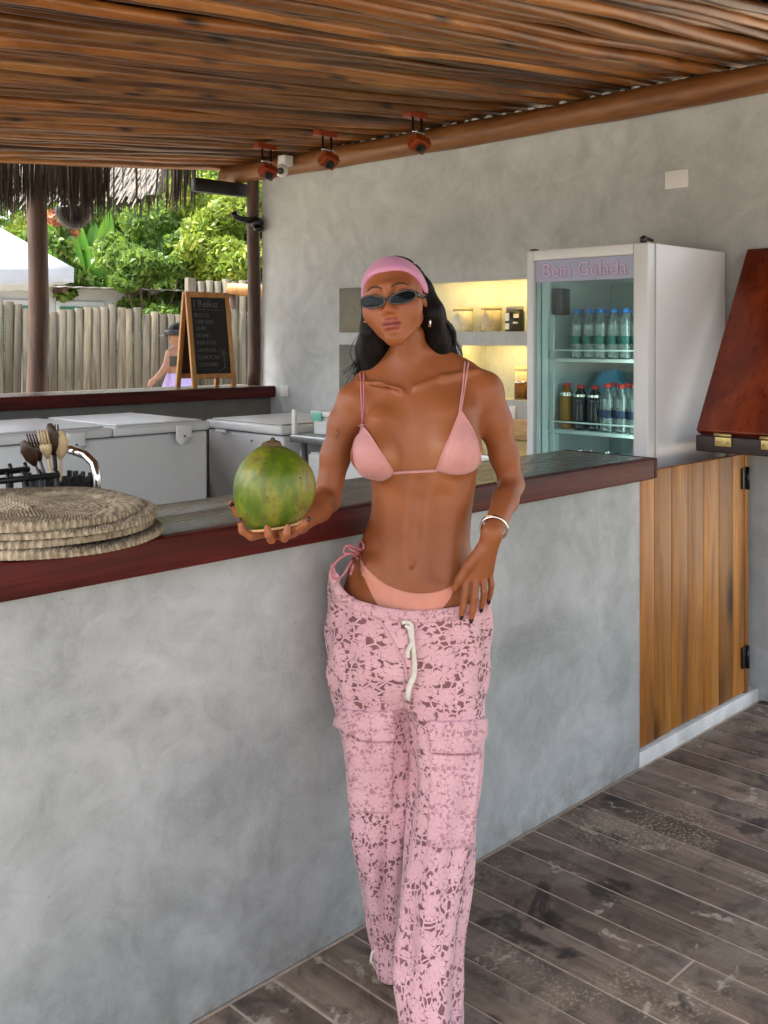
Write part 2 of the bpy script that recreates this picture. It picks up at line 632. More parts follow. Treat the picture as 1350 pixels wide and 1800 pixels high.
for (a, b, c, d) in niches:
    lo, hi = a, b
    if b > 4:
        lo, hi = (2.75, 3.85) if c > 1.5 else (3.56, 3.8)
    MB().box(UW + .014, UW + .026, lo + .03, hi - .03, d - .010, d - .003).build('led_strip', M['led'], wall)
    MB().box(UW + .001, UW + .011, a + .001, b - .001, d - .018, d - .0005).build('niche_lip', M['wall'], wall)
bp = MB().box(UW - .008, UW - .001, 2.188, 2.301, 2.162, 2.243, .003).build('blank_cover_plate', M['white_plastic'],
    label='white blank rectangular cover plate high on the grey wall', cat='wall plate')
sw = MB().box(UW - .008, UW - .001, 4.90, 4.975, 1.135, 1.205, .003).build('switch_plate', M['white_plastic'],
    label='white switch plate on the wall beside the end of the far counter', cat='switch')
MB().box(UW - .008, UW - .001, 3.13, 3.17, 1.08, 1.16, .003).build('socket_plate', M['white_plastic'],
    label='narrow white socket plate below the niches beside the fridge', cat='socket')

# ---- bar counter
counter = empty('bar_counter', (1.5, 2.02, 0), 'long plastered bar counter with a dark red wooden top', 'bar counter')
mb = MB()
mb.box(-2.0, 3.155, VC, 2.12, 0.0, 1.03, .004)
mb.build('base_wall', M['counter_wall'], counter)
ct = MB().box(-2.0, 3.20, 1.838, 1.872, 1.008, 1.0805, .005).build('apron', M['mahogany'], counter)
MB().box(3.2005, 3.222, 1.838, 2.222, 1.01, 1.0805, .005).build('end_trim', M['mahogany'], counter)
for (a, b) in ((1.8735, 2.06), (2.0612, 2.222)):
    MB().box(-2.0, 3.199, a, b, 1.04, 1.0795, .0015).build('top_board', M['top_wood'], counter)
# ---- gate in line with the counter
gate = empty('swing_gate', (3.6, 1.9, 0), 'low honey coloured pine gate hinged between counter and wall', 'gate')
u0, gn = 3.162, 7
gw = [.118, .124, .12, .125, .122, .12, .105]
u = u0
for k, w in enumerate(gw):
    bd = MB().box(u + .0008, u + w - .0008, 1.885 + random.uniform(-.001, .001), 1.907, .055 + random.uniform(0, .006), 1.028, .003)
    bd.build('board', M['pine'], gate)
    u += w
MB().box(u0 + .02, u - .01, 1.9075, 1.93, .86, .95, .003).build('cross_rail', M['pine'], gate)
MB().box(u0 + .02, u - .01, 1.9075, 1.93, .18, .27, .003).build('cross_rail', M['pine'], gate)
MB().box(u + .004, u + .034, 1.884, 1.93, .035, 1.034, .003).build('hinge_stile', M['pine'], gate)
for z in (.93, .20):
    h = MB().box(u - .035, u + .002, 1.876, 1.8835, z - .042, z + .042, .001)
    h.tube([(u + .003, 1.873, z - .046), (u + .003, 1.873, z + .046)], .008, 8)
    h.box(u + .0045, u + .026, 1.876, 1.8835, z - .042, z + .042, .001)
    for dz in (-.028, .0, .028):
        h.tube([(u - .022, 1.876, z + dz), (u - .022, 1.874, z + dz)], .003, 6)
    h.build('hinge', M['black_metal'], gate)
UG = u + .034
sill = MB().box(3.158, UW - .001, 1.873, 2.02, -.005, .048, .004).build('threshold', M['threshold'],
    label='worn white threshold under the pine gate', cat='threshold')
# ---- folded-up flap and the stub shelf it is hinged on
stub = empty('hinge_shelf', (3.85, 1.75, 1.06), 'short dark wooden shelf stub carrying brass hinges by the gate', 'shelf')
MB().box(3.64, UW - .002, 1.45, 1.915, 1.066, 1.128, .005).build('shelf_board', M['dark_wood'], stub)
ang = math.atan2(4.095 - 3.655, 1.87 - 1.142)
L = .85
Fm = Matrix.Translation((3.642, 0, 1.146)) @ Matrix.Rotation(ang, 4, 'Y')
flap = MB().box(0, .036, 1.45, 1.915, 0, L, .005, mtx=Fm)
flap.build('counter_flap', M['mahogany_flap'], label='reddish brown hinged counter flap folded up against the wall', cat='counter flap')
for v in (1.80, 1.62, 1.50):
    hg = MB().box(3.633, 3.639, v - .032, v + .032, 1.092, 1.126, .001)
    hg.tube([(3.631, v - .034, 1.135), (3.631, v + .034, 1.135)], .0065, 8)
    for dv in (-.02, .02):
        hg.tube([(3.633, v + dv, 1.108), (3.6315, v + dv, 1.108)], .004, 6)
    hg.build('hinge', M['brass'], stub)

# ---- far service counter with half wall
fc = empty('service_counter', (2.0, 5.2, 0), 'far service counter with mahogany ledge under the open window', 'counter')
MB().box(-1.5, UW - .003, 5.08, 5.30, 0, 1.128, .003).build('half_wall', M['halfwall'], fc)
MB().box(-1.5, UW - .004, 5.03, 5.062, 1.13, 1.2, .004).build('apron', M['mahogany'], fc)
for k in range(3):
    a = 5.0635 + k * .121
    MB().box(-1.5, UW - .004, a, a + .12, 1.165, 1.199, .003).build('top_board', M['top_wood'], fc)

# ---- roof: a layer of round poles under an added light-stop sheet
ZR, SLOPE = 2.665, .0905            # pole centre height at the wall, rise per metre towards +X


def zroof(x):
    return ZR - SLOPE * (UW - x)


roof = empty('pole_roof', (2.4, 3.3, 2.5), 'low roof ceiling of closely laid brown wooden poles', 'roof')
v = -.75
while v < 5.66:
    r = random.uniform(.017, .029)
    v += r
    n, m = 9, 22
    pts, rad = [], []
    ph1, ph2 = random.uniform(0, 6.28), random.uniform(0, 6.28)
    flip = random.random() < .5
    skew = random.uniform(-.012, .012)
    zj = random.choice((-.011, -.004, .004, .012))
    for i in range(m):
        t = i / (m - 1)
        x = .2 + t * 4.55
        y = v + .009 * math.sin(ph1 + x * 1.7) + .004 * math.sin(ph2 + x * 5.1) + skew * (t - .5) - .035 * (x - 2.5)
        z = zroof(x) + .007 * math.sin(ph2 + x * 1.9) - (r - .026) + zj + .003 * math.sin(ph1 + x * 7)
        pts.append((x, y, z))
        tt = t if flip else 1 - t
        rad.append(r * (.86 + .24 * tt) * (1 + .06 * math.sin(ph1 * 3 + x * 9) + .04 * math.sin(ph2 * 5 + x * 17)))
    MB().tube(pts, rad, n).build('pole', M['pole'], roof)
    v += r * 1.04
cv = MB()  # unseen sheet added above the poles so no light leaks through
cv.add([(.1, -.72, zroof(.1) + .035), (4.8, -.88, zroof(4.8) + .035), (4.8, 5.6, zroof(4.8) + .035), (.1, 5.75, zroof(.1) + .035),
        (.1, -.72, zroof(.1) + .16), (4.8, -.88, zroof(4.8) + .16), (4.8, 5.6, zroof(4.8) + .16), (.1, 5.75, zroof(.1) + .16)],
       [(0, 3, 2, 1), (4, 5, 6, 7), (0, 1, 5, 4), (1, 2, 6, 5), (2, 3, 7, 6), (3, 0, 4, 7)])
cv.build('light_stop_sheet', M['light_stop_sheet'], roof)
pts, rad = [], []
for i in range(40):
    t = i / 39
    y = 1.2 + t * 4.27
    pts.append((4.045 + .006 * math.sin(y * 2.1), y, 2.562 + .006 * math.sin(y * 1.3 + 1)))
    rad.append(.062 * (1 + .03 * math.sin(y * 6) + .02 * math.sin(y * 13)))
bmo = MB().tube(pts, rad, 14).build('wall_beam', M['beam'], label='thick round log beam along the top of the plaster wall', cat='beam')
# mortar bits in the gap between beam and poles
mort = MB()
for i in range(46):
    y = 1.3 + i * .085 + random.uniform(-.02, .02)
    mort.ball((4.06 + random.uniform(-.01, .01), y, 2.628), random.uniform(.008, .016), 7, 5, (1, 1.9, .7))
mort.build('mortar_lumps', M['sill'], bmo)

# ---- round posts of the far opening
def post(x, y, r, z0, z1, label):
    pts = [(x + .01 * math.sin(z * 3 + x), y + .008 * math.sin(z * 2.3), z) for z in np.linspace(z0, z1, 16)]
    rad = [r * (1.04 - .10 * k / 15 + .025 * math.sin(k * 2.1)) for k in range(16)]
    return MB().tube(pts, rad, 14).build('timber_post', M['post'], label=label, cat='post', group='posts of the far opening')


post(2.93, 5.9, .063, -.12, 2.62, 'thick brown timber post behind the far counter beside the white parasol')
p2 = post(4.075, 5.225, .042, 1.2, 2.62, 'slim dark timber post at the end of the plaster wall')
db = MB().box(3.68, 4.08, 5.30, 5.35, 2.42, 2.505, .004).build('roof_plank', M['black'], label='black plank under the roof edge beside the slim timber post', cat='plank')

# ---- thatch fringe hanging from the roof edge
M['thatch_dark'] = simple('thatch_dark', lin(.05, .036, .026), .9, var=.5, scale=60)
M['thatch_light'] = simple('thatch_light', lin(.16, .14, .115), .9, var=.3, scale=40)
th = MB()
for i in range(2100):
    x = random.uniform(.2, 4.02)
    dens = .5 + .5 * math.sin(x * 7.3) * math.sin(x * 3.1 + 1)
    if x > 3.34 and not (3.78 < x < 4.0):
        if random.random() < .93:
            continue
    if random.random() > .5 + .6 * dens:
        continue
    y = 5.76 + random.uniform(-.07, .09)
    z1 = zroof(x) + .06
    L = random.uniform(.27, .43) * (0.84 + .30 * dens)
    w = random.uniform(.003, .009)
    a = random.uniform(0, 3.14)
    dx, dy = math.cos(a) * w, math.sin(a) * w
    sx, sy = random.uniform(-.025, .025), random.uniform(-.02, .03)
    p = [(x - dx, y - dy, z1), (x + dx, y + dy, z1), (x + sx * .4 + dx, y + sy * .4 + dy, z1 - L * .55), (x + sx * .4 - dx, y + sy * .4 - dy, z1 - L * .55), (x + sx, y + sy, z1 - L)]
    th.add(p, [(0, 1, 2, 3), (3, 2, 4)])
th.build('thatch_fringe', M['thatch_dark'], label='dark ragged thatch fringe hanging from the roof edge', cat='thatch', kind='stuff')
# ================================================================== beyond the window
GZ = -.12


def leaf_mat(name, c0, c1, c2):
    k = NT(name)
    g = k.n('ShaderNodeNewGeometry')
    big = k.noise(k.coord('Object'), .9, 3)
    f = k.math('ADD', k.math('MULTIPLY', g.outputs['Random Per Island'], .6), k.math('MULTIPLY', big, .5))
    c = k.ramp(f, [(.2, c0), (.55, c1), (.85, c2)])
    k.col(c)
    k.rough(.5)
    tl = k.n('ShaderNodeBsdfTranslucent')
    k.t.links.new(k.mix(.5, c, lin(.30, .42, .06)), tl.inputs[0])
    mx = k.n('ShaderNodeMixShader')
    mx.inputs[0].default_value = .38
    k.t.links.new(k.b.outputs[0], mx.inputs[1])
    k.t.links.new(tl.outputs[0], mx.inputs[2])
    k.t.links.new(mx.outputs[0], k.out.inputs[0])
    return k.m


M['leaf_a'] = leaf_mat('leaves_mid', lin(.04, .10, .018), lin(.11, .22, .035), lin(.26, .36, .07))
M['leaf_b'] = leaf_mat('leaves_yellow', lin(.07, .14, .015), lin(.20, .29, .03), lin(.42, .44, .06))
M['leaf_c'] = leaf_mat('leaves_dark', lin(.03, .075, .014), lin(.09, .18, .03), lin(.20, .30, .05))
M['banana'] = leaf_mat('big_leaves', lin(.05, .16, .015), lin(.09, .28, .02), lin(.17, .40, .04))
M['flower'] = leaf_mat('red_flowers', lin(.35, .06, .04), lin(.5, .12, .08), lin(.6, .25, .15))
M['bark'] = simple('bark', lin(.10, .075, .05), .9, var=.4, scale=12, bump=.6)


def leaves(blobs, n, size, seed):
    g = np.random.default_rng(seed)
    C = np.array([b[:3] for b in blobs])
    S = np.array([b[3:6] for b in blobs])
    w = S.prod(1) ** (2 / 3)
    idx = g.choice(len(blobs), n, p=w / w.sum())
    d = g.normal(size=(n, 3))
    d /= np.linalg.norm(d, axis=1)[:, None]
    rr = g.uniform(.25, 1.0, n) ** .45
    P = C[idx] + d * S[idx] * rr[:, None]
    a = g.normal(size=(n, 3))
    a[:, 2] -= .4
    a /= np.linalg.norm(a, axis=1)[:, None]
    b = np.cross(a, g.normal(size=(n, 3)))
    b /= np.linalg.norm(b, axis=1)[:, None]
    s = size * g.uniform(.55, 1.35, n)[:, None]
    up = np.cross(a, b) * s * .18
    V = np.stack([P - a * s, P + b * s * .42 + up, P + a * s, P - b * s * .42 + up], 1).reshape(-1, 3)
    return V


def quads(name, V, mat, parent):
    n = len(V) // 4
    me = bpy.data.meshes.new(name)
    org = np.array(ORG[parent.name])
    me.vertices.add(4 * n)
    me.vertices.foreach_set('co', (V - org).astype(np.float32).ravel())
    me.loops.add(4 * n)
    me.loops.foreach_set('vertex_index', np.arange(4 * n, dtype=np.int32))
    me.polygons.add(n)
    me.polygons.foreach_set('loop_start', np.arange(0, 4 * n, 4, dtype=np.int32))
    me.update()
    me.validate()
    return link(name, me, mat, parent, None)


def tree(px, d, h, wd, mat, n, size, label, seed, group='trees and shrubs beyond the fence', low=.3):
    rr = random.Random(seed)
    base = rd((px - 675) / 1790 * d, d, GZ)
    t = empty('leafy_tree', base, label, 'tree', group)
    tk = MB()
    top = base + Vector((rr.uniform(-.2, .2), rr.uniform(-.2, .2), h * .75))
    tk.tube([base, base.lerp(top, .4) + Vector((.08, 0, 0)), top], [.13, .09, .03], 8)
    blobs = []
    for k in range(20):
        a = rr.uniform(0, 6.28)
        q = rr.uniform(.1, 1.15) * wd
        z = rr.uniform(low, .95) * h
        c = base + Vector((math.cos(a) * q, math.sin(a) * q, z))
        s = rr.uniform(.22, .48) * wd
        blobs.append((*c, s, s, s * rr.uniform(.6, .9)))
        tk.tube([base.lerp(top, rr.uniform(.3, .8)), c], [.035, .012], 5)
    tk.build('trunk', M['bark'], t)
    quads('crown', leaves(blobs, n, size, seed), mat, t)
    return t


specs = [
    (-70, 22, 6.5, 1.7, 'leaf_a', 'green leafy tree behind the white parasol at the left edge'),
    (60, 24, 6.0, 1.5, 'leaf_b', 'yellowish green tree directly behind the thick timber post'),
    (250, 20.5, 4.6, 1.25, 'leaf_a', 'bushy green shrub just right of the big upright leaves'),
    (330, 23, 6.3, 1.7, 'leaf_a', 'tall green tree above the white shed roof'),
    (385, 19, 4.6, 1.15, 'leaf_b', 'bright yellow green shrub above the chalkboard'),
    (440, 21, 6.2, 1.5, 'leaf_b', 'yellow green tree beside the slim timber post'),
    (520, 23, 6.5, 1.8, 'leaf_a', 'green tree mostly hidden behind the plaster wall end'),
    (190, 25, 6.6, 1.9, 'leaf_c', 'darker green tree standing behind the big upright leaves'),
    (400, 27, 7.5, 2.4, 'leaf_c', 'deep green tree farthest back above the fence'),
    (300, 21.5, 5.4, 1.3, 'leaf_a', 'mid green shrub between the shed roof and the chalkboard top'),
    (140, 22.5, 5.6, 1.4, 'leaf_b', 'pale green tree just behind the hanging black bowl lamp'),
    (478, 19.5, 5.2, 1.2, 'leaf_b', 'pale yellow green shrub touching the right window edge'),
    (262, 18.2, 3.3, .85, 'leaf_a', 'low green bush directly behind the white shed roof'),
    (345, 19.2, 3.6, .9, 'leaf_a', 'low leafy bush behind the taller stake screen'),
    (415, 17.8, 3.3, .8, 'leaf_b', 'low bright bush right of the chalkboard top'),
    (30, 28, 7.8, 2.6, 'leaf_c', 'deep green tree farthest back at the left'),
    (250, 30, 8.2, 2.6, 'leaf_c', 'large deep green tree farthest back above the shed'),
]
for i, (px, d, h, wd, m, lb) in enumerate(specs):
    tree(px, d, h, wd, M[m], 13000 if d < 25 else 7000, .078 if d < 25 else .13, lb, 100 + i)
# low shrub right of the chalkboard, red flowering shrub
tree(432, 14.6, 1.9, .6, M['leaf_b'], 1800, .09, 'small yellow green bush between chalkboard and slim post', 131, low=.4)
fl = tree(88, 17.5, 3.75, .45, M['leaf_a'], 1300, .10, 'small red flowering shrub beside the thick timber post', 132, low=.6)
b0 = ORG[fl.name]
quads('flowers', leaves([(b0.x + .05, b0.y - .2, 3.55, .26, .2, .15), (b0.x + .25, b0.y - .3, 3.35, .15, .15, .1)], 260, .07, 5), M['flower'], fl)
# dense green thicket that closes the view behind everything
hedge = []
for i in range(30):
    c = rd(-24 + i * 1.35, 36 + 2 * math.sin(i * 1.7), 3.5 + 1.5 * math.sin(i * 2.3))
    hedge.append((*c, 1.7, 1.7, 4.2))
hz = empty('far_wood', rd(-6, 36, GZ), 'dense dark green wood closing the view behind the trees', 'wood')
tag(hz, kind='stuff')
quads('foliage', leaves(hedge, 22000, .33, 77), M['leaf_c'], hz)

# banana-like plant with big upright leaves
bb = rd((168 - 675) / 1790 * 19.6, 19.6, GZ)
ban = empty('broadleaf_plant', bb, 'bright green plant with big upright paddle leaves above the shed roof', 'plant')
rr = random.Random(3)
for k in range(15):
    az = rr.uniform(0, 6.28)
    lean = rr.uniform(.08, .42)
    # spread mostly sideways
    side = Vector((FY, -FX, 0)) * (-.95 + 1.9 * ((k * 7) % 15) / 14 + rr.uniform(-.1, .1))
    p0 = bb + side * .35 + Vector((0, 0, 1.7 + rr.uniform(0, .5)))
    L = rr.uniform(1.5, 2.15)
    p2 = p0 + side * (lean * 2.0) + Vector((FX, FY, 0)) * rr.uniform(-.3, .2) + Vector((0, 0, L))
    mb = MB()
    vs, fs = [], []
    wdir = Vector((FY, -FX, 0)).lerp(Vector((FX, FY, 0)), rr.uniform(-.5, .5)).normalized()
    nseg = 10
    for i in range(nseg + 1):
        t = i / nseg
        c = p0.lerp(p2, t) + Vector((0, 0, -.35 * t * t * lean * 2)) + side * .35 * t * t
        w = .20 * math.sin(math.pi * min(1, .08 + t * .92)) ** .6 + .004
        w *= 1 + .06 * math.sin(i * 5.1 + k)
        fold = Vector((-FX, -FY, 0)) * w * .35
        vs += [c - wdir * w + fold, c, c + wdir * w + fold]
    for i in range(nseg):
        a = i * 3
        fs += [(a, a + 1, a + 4, a + 3), (a + 1, a + 2, a + 5, a + 4)]
    mb.add(vs, fs, True)
    mb.tube([bb + side * .1, p0.lerp(bb, .3), p0, p0.lerp(p2, .85)], [.05, .04, .022, .006], 6)
    mb.build('leaf', M['banana'], ban)

# fence of stakes
fence = empty('stake_fence', rd(-3.2, 12.3, GZ), 'weathered grey wooden stake fence behind the far counter', 'fence')
A, B = rd(-6.2, 11.3, GZ), rd(-.2, 13.2, GZ)
n = int((B - A).length / .098)
fd = (B - A).normalized()
for i in range(n):
    p = A + fd * (i + .5) * .098
    h = 2.05 + .04 * math.sin(i * .45) + random.uniform(-.035, .03) - i * .0027
    w = random.uniform(.048, .054)
    st = MB().tube([p, p + Vector((random.uniform(-.01, .01), 0, h * .5)), p + Vector((random.uniform(-.012, .012), 0, h))], [w, w * 1.02, w * .94], 8, flat=(1, .32), up=fd.cross(Vector((0, 0, 1))))
    st.build('stake', M['bamboo'], fence)
for z in (.6, 1.55):
    MB().tube([A + Vector((FX * .05, FY * .05, z)), B + Vector((FX * .05, FY * .05, z))], .03, 6).build('rail', M['bamboo'], fence)
fp = A + fd * 4.02 + Vector((-FX * .07, -FY * .07, 0))
MB().box(-.055, .055, -.04, .04, 0, 2.36, .004, mtx=Matrix.Translation(fp)).build('tall_post', M['bamboo'], fence)
# taller stakes and a horizontal log behind the chalkboard
pf = empty('stake_screen', rd(-2.6, 14.2, GZ), 'pale taller stake screen behind the chalkboard top', 'fence')
for i in range(9):
    p = rd(-2.66 + i * .115, 14.2, GZ)
    MB().tube([p, p + Vector((0, 0, 2.43 + random.uniform(-.03, .03)))], .056, 8).build('stake', M['bamboo'], pf)
MB().tube([rd(-2.1, 13.6, 2.16), rd(-1.3, 13.75, 2.12)], .085, 10).build('fallen_log', M['light_wood'],
    label='pale horizontal log beside the taller stake screen', cat='log')
MB().tube([rd(-2.05, 13.62, GZ), rd(-2.05, 13.62, 2.09)], .07, 8).build('log_post', M['post'], label='dark short post holding the pale horizontal log', cat='post')
MB().tube([rd(-1.35, 13.75, GZ), rd(-1.35, 13.75, 2.05)], .07, 8).build('log_post', M['post'], label='right hand post under the pale log beside the slim timber post', cat='post')

# white shed
sa, sb = rd(-9.0, 14.6, GZ), rd(-3.15, 19.2, GZ)
sdv = (sb - sa).normalized()
sn = Vector((-sdv.y, sdv.x, 0))
if sn.dot(Vector((FX, FY, 0))) < 0:
    sn = -sn
SL = (sb - sa).length
Sm = Matrix(((sdv.x, sn.x, 0, sa.x), (sdv.y, sn.y, 0, sa.y), (0, 0, 1, 0), (0, 0, 0, 1)))
shed = empty('white_shed', sa.lerp(sb, .5), 'low white shed with green shutters and thin sheet roof', 'shed')
MB().box(0, SL, 0, 3.0, GZ, 2.36, .01, mtx=Sm).build('wall', M['ceramic'], shed)
M['sheet'] = simple('roof_sheet', lin(.30, .28, .25), .8, var=.3, scale=6)
sr = MB()
nn = 60
vs = []
for i in range(nn + 1):
    x = -.3 + (SL + .55) * i / nn
    dz = .018 * (i % 2)
    vs += [(x, -.5, 2.44 + dz - .1), (x, 3.2, 2.50 + dz), (x, -.5, 2.455 + dz - .1), (x, 3.2, 2.52 + dz)]
fs = []
for i in range(nn):
    a = 4 * i
    fs += [(a, a + 4, a + 5, a + 1), (a + 2, a + 3, a + 7, a + 6), (a, a + 2, a + 6, a + 4)]
sr.add([Sm @ Vector(p) for p in vs], fs)
rf = sr.build('roof', M['sheet'], shed)
for i in range(6):
    x = .4 + i * 1.3
    MB().box(x, x + .09, -.45, -.002, 2.27, 2.338, mtx=Sm).build('rafter_end', M['post'], rf)
M['green_paint'] = simple('green_paint', lin(.02, .14, .085), .5, var=.2)
for x in (3.35, 4.35):
    w_ = MB().box(x, x + .86, -.05, -.002, 1.2, 2.14, .01, mtx=Sm).build('window', M['ceramic'], shed)
    for q in range(2):
        s_ = MB()
        for z in np.arange(1.28, 2.04, .06):
            s_.box(x + .06 + q * .38, x + .42 + q * .38, -.075, -.051, z, z + .045, mtx=Sm)
        s_.build('shutter', M['green_paint'], w_)

# second thatched roof
tr = empty('thatched_shelter', rd(-2.9, 10.2, GZ), 'pale thatched shelter roof seen above the fence through the fringe', 'shelter')
tm = MB()
for i in range(2600):
    x = random.uniform(-4.8, -2.05)
    t = random.random()
    c = rd(x, 9.2 + t * 2.0, 2.84 + t * 1.25 + random.uniform(-.03, .03) + (.05 if x > -2.2 else 0))
    L = random.uniform(.18, .4)
    e = c - (rd(0, 2.0, 1.25) - rd(0, 0, 0)).normalized() * L
    w = rd(random.uniform(.006, .016), 0, 0)
    tm.add([c - w, c + w, e + w * .5, e - w * .5], [(0, 1, 2, 3)])
q = [rd(-4.8, 9.2, 2.80), rd(-2.05, 9.2, 2.80), rd(-2.05, 11.2, 4.05), rd(-4.8, 11.2, 4.05)]
tm.add(q, [(0, 1, 2, 3)])
tm.build('thatch', M['thatch_light'], tr, kind='stuff')
tm = MB()
for i in range(420):
    x = random.uniform(-4.8, -2.05)
    c = rd(x, 9.2 + random.uniform(0, .12), 2.80)
    L = random.uniform(.08, .26)
    w = rd(random.uniform(.004, .01), 0, 0)
    e = c + rd(random.uniform(-.03, .03), 0, -L)
    tm.add([c - w, c + w, e], [(0, 1, 2)])
tm.build('eave_fringe', M['thatch_dark'], tr, kind='stuff')
for x in (-4.6, -3.28):
    MB().tube([rd(x, 9.6, GZ), rd(x, 9.6, 3.05)], .06, 8).build('pole', M['post'], tr)

# parasol
pc = rd(-3.72, 8.35, GZ)
par = empty('parasol', pc, 'white canvas parasol outside at the left of the window', 'parasol')
M['canvas'] = simple('white_canvas', lin(.44, .46, .48), .85, var=.16, scale=3, bump=.2)
a0 = YAW - R(90) + R(8)
cs = [pc + Vector((math.cos(a0 + k * math.pi / 2), math.sin(a0 + k * math.pi / 2), 0)) * 1.14 for k in range(4)]
apex = pc + Vector((0, 0, 2.72 - GZ))
vs, fs = [], []
N = 12
for k in range(4):
    c1, c2 = cs[k], cs[(k + 1) % 4]
    for i in range(N + 1):
        s = i / N
        e = c1.lerp(c2, s)
        for j in range(9):
            t = j / 8
            p = apex.lerp(Vector((e.x, e.y, 2.09)), t)
            p.z -= .07 * math.sin(math.pi * t) * (1 - abs(2 * s - 1)) + .10 * t * (4 * s * (1 - s)) * .5
            vs.append(p)
        vs.append(Vector((e.x, e.y, 2.09 - .05 * 4 * s * (1 - s) - .115 - .012 * math.sin(i * 2.7))))
    o_ = k * (N + 1) * 10
    for i in range(N):
        for j in range(9):
            b_ = o_ + i * 10 + j
            fs.append((b_, b_ + 10, b_ + 11, b_ + 1))
pm = MB()
pm.add(vs, fs, True)
pm.build('canopy', M['canvas'], par)
MB().tube([pc, apex], .022, 10).build('pole', M['white_metal'], par)
rb = MB()
for c in cs:
    rb.tube([apex + Vector((0, 0, -.06)), Vector((c.x, c.y, 2.06))], .008, 6)
rb.build('ribs', M['white_metal'], par)
MB().box(-.28, .28, -.28, .28, 0, .07, .01, mtx=Matrix.Translation(pc)).build('base', M['halfwall'], par)

# ================================================================== lamps and small fittings
hb = MB()
hc = Vector((3.205, 5.95, 2.193))
prof = [(.002, 0)] + [(.116 * math.sin(a), .116 * (1 - math.cos(a))) for a in np.linspace(.15, 1.75, 14)]
hb.lathe(prof, hc, 28)
hb.tube([hc + Vector((0, 0, .13)), hc + Vector((0, 0, .5))], .006, 6)
hb.build('hanging_bowl', simple('black_bowl', lin(.006, .006, .006), .25, spec=.2), label='glossy black round bowl lamp hanging behind the thatch fringe', cat='lamp')
wl = empty('post_lamp', (4.06, 5.17, 2.18), 'small black wall lamp bracket fixed to the slim timber post', 'lamp')
q0 = Vector((4.05, 5.165, 2.24))
MB().ball(q0, .045, 14, 10, (1, 1, .9)).build('mount', M['black_metal'], wl)
MB().tube([q0 + Vector((0, 0, .01)), q0 + Vector((-.10, .02, .015)), q0 + Vector((-.145, .03, .03)), q0 + Vector((-.155, .035, .06))], [.022, .02, .021, .024], 10).build('arm', M['black_metal'], wl)
MB().lathe([(.02, 0), (.034, .01), (.034, .03)], q0 + Vector((-.0, -.02, -.06)), 14).build('lamp_head', M['black_metal'], wl)
def spot(v, label):
    x = 3.55
    z = zroof(x) - .036
    s = empty('ceiling_spotlight', (x, v, z), label, 'spotlight', 'spotlights on the pole ceiling')
    MB().box(x - .065, x + .065, v - .025, v + .025, z - .03, z, .003).build('mounting_block', M['red_wood_lamp'], s)
    for dx in (-.03, .03):
        MB().tube([(x + dx, v - .012, z - .03), (x + dx, v - .012, z - .10), (x + dx + .005, v - .02, z - .145)], .0065, 8).build('arm', M['black_metal'], s)
    MB().tube([(x - .042, v - .02, z - .1), (x + .042, v - .02, z - .1)], .004, 6).build('pivot_rod', M['chrome'], s)
    mt = Matrix.Translation((x, v - .025, z - .155)) @ Matrix.Rotation(R(-35), 4, 'X') @ Matrix.Rotation(R(18), 4, 'Y')
    h = MB().box(-.044, .044, -.036, .036, -.024, .024, .004, mtx=mt).build('lamp_head', M['red_wood_lamp'], s)
    MB().lathe([(.024, 0), (.026, .006), (.02, .008)], mt @ Vector((0, 0, -.030)), 14, axis=mt.to_3x3() @ Vector((0, 0, -1))).build('lens_ring', M['black_metal'], h)
spot(3.31, 'wooden ceiling spotlight nearest the camera above the headband')
spot(3.95, 'wooden ceiling spotlight in the middle of the three')
spot(4.45, 'wooden ceiling spotlight nearest the white security camera')
sc_ = empty('security_camera', (3.96, 4.83, 2.5), 'small white dome security camera on the log beam', 'camera')
MB().box(3.90, 3.965, 4.70, 4.77, 2.535, 2.60, .006).build('bracket', M['white_plastic'], sc_)
MB().ball((3.90, 4.73, 2.505), .04, 16, 12).build('dome', M['white_plastic'], sc_)
MB().lathe([(.021, 0), (.021, .006), (.016, .008)], Vector((3.90, 4.73, 2.505)) + Vector((-.75, -.62, -.2)).normalized() * .036, 14, axis=Vector((-.75, -.62, -.2))).build('lens', M['black'], sc_)

# ================================================================== chalkboard
cb = empty('chalkboard_sign', (3.69, 5.21, 1.2), 'wooden A-frame chalkboard with a handwritten drinks list on the far counter', 'chalkboard')
M['slate'] = simple('chalkboard', lin(.012, .013, .014), .75, var=.4, scale=6)
M['slate_back'] = simple('chalkboard_back', lin(.05, .016, .014), .7, var=.3, scale=6)
W, H = .32, .605
def panel(vb, vt, slate, front):
    ln = math.hypot(vt - vb, H - .02)
    an = math.atan2(vt - vb, H - .02)
    mt = Matrix.Translation((3.692, vb, 1.2)) @ Matrix.Rotation(-an, 4, 'X')
    for s in (-1, 1):
        x = s * (W / 2 - .015)
        MB().box(x - .015, x + .015, -.009, .009, .001, ln, .002, mtx=mt).build('frame_stile', M['light_wood'], cb)
    for z0, z1 in ((ln - .034, ln - .0005), (.055, .085)):
        MB().box(-W / 2 + .0305, W / 2 - .0305, -.0085, .0085, z0, z1, .002, mtx=mt).build('frame_rail', M['light_wood'], cb)
    sl = MB().box(-W / 2 + .028, W / 2 - .028, -.003, .003, .08, ln - .03, mtx=mt).build('slate', slate, cb)
    return mt, ln, sl
mt, ln, sl = panel(5.12, 5.20, M['slate'], True)
panel(5.30, 5.222, M['slate_back'], False)
M['chalk'] = simple('chalk', lin(.13, .135, .13), .95, var=.7, scale=90)
face = mt @ Matrix.Translation((0, -.0036, 0)) @ Matrix.Rotation(R(90), 4, 'X')
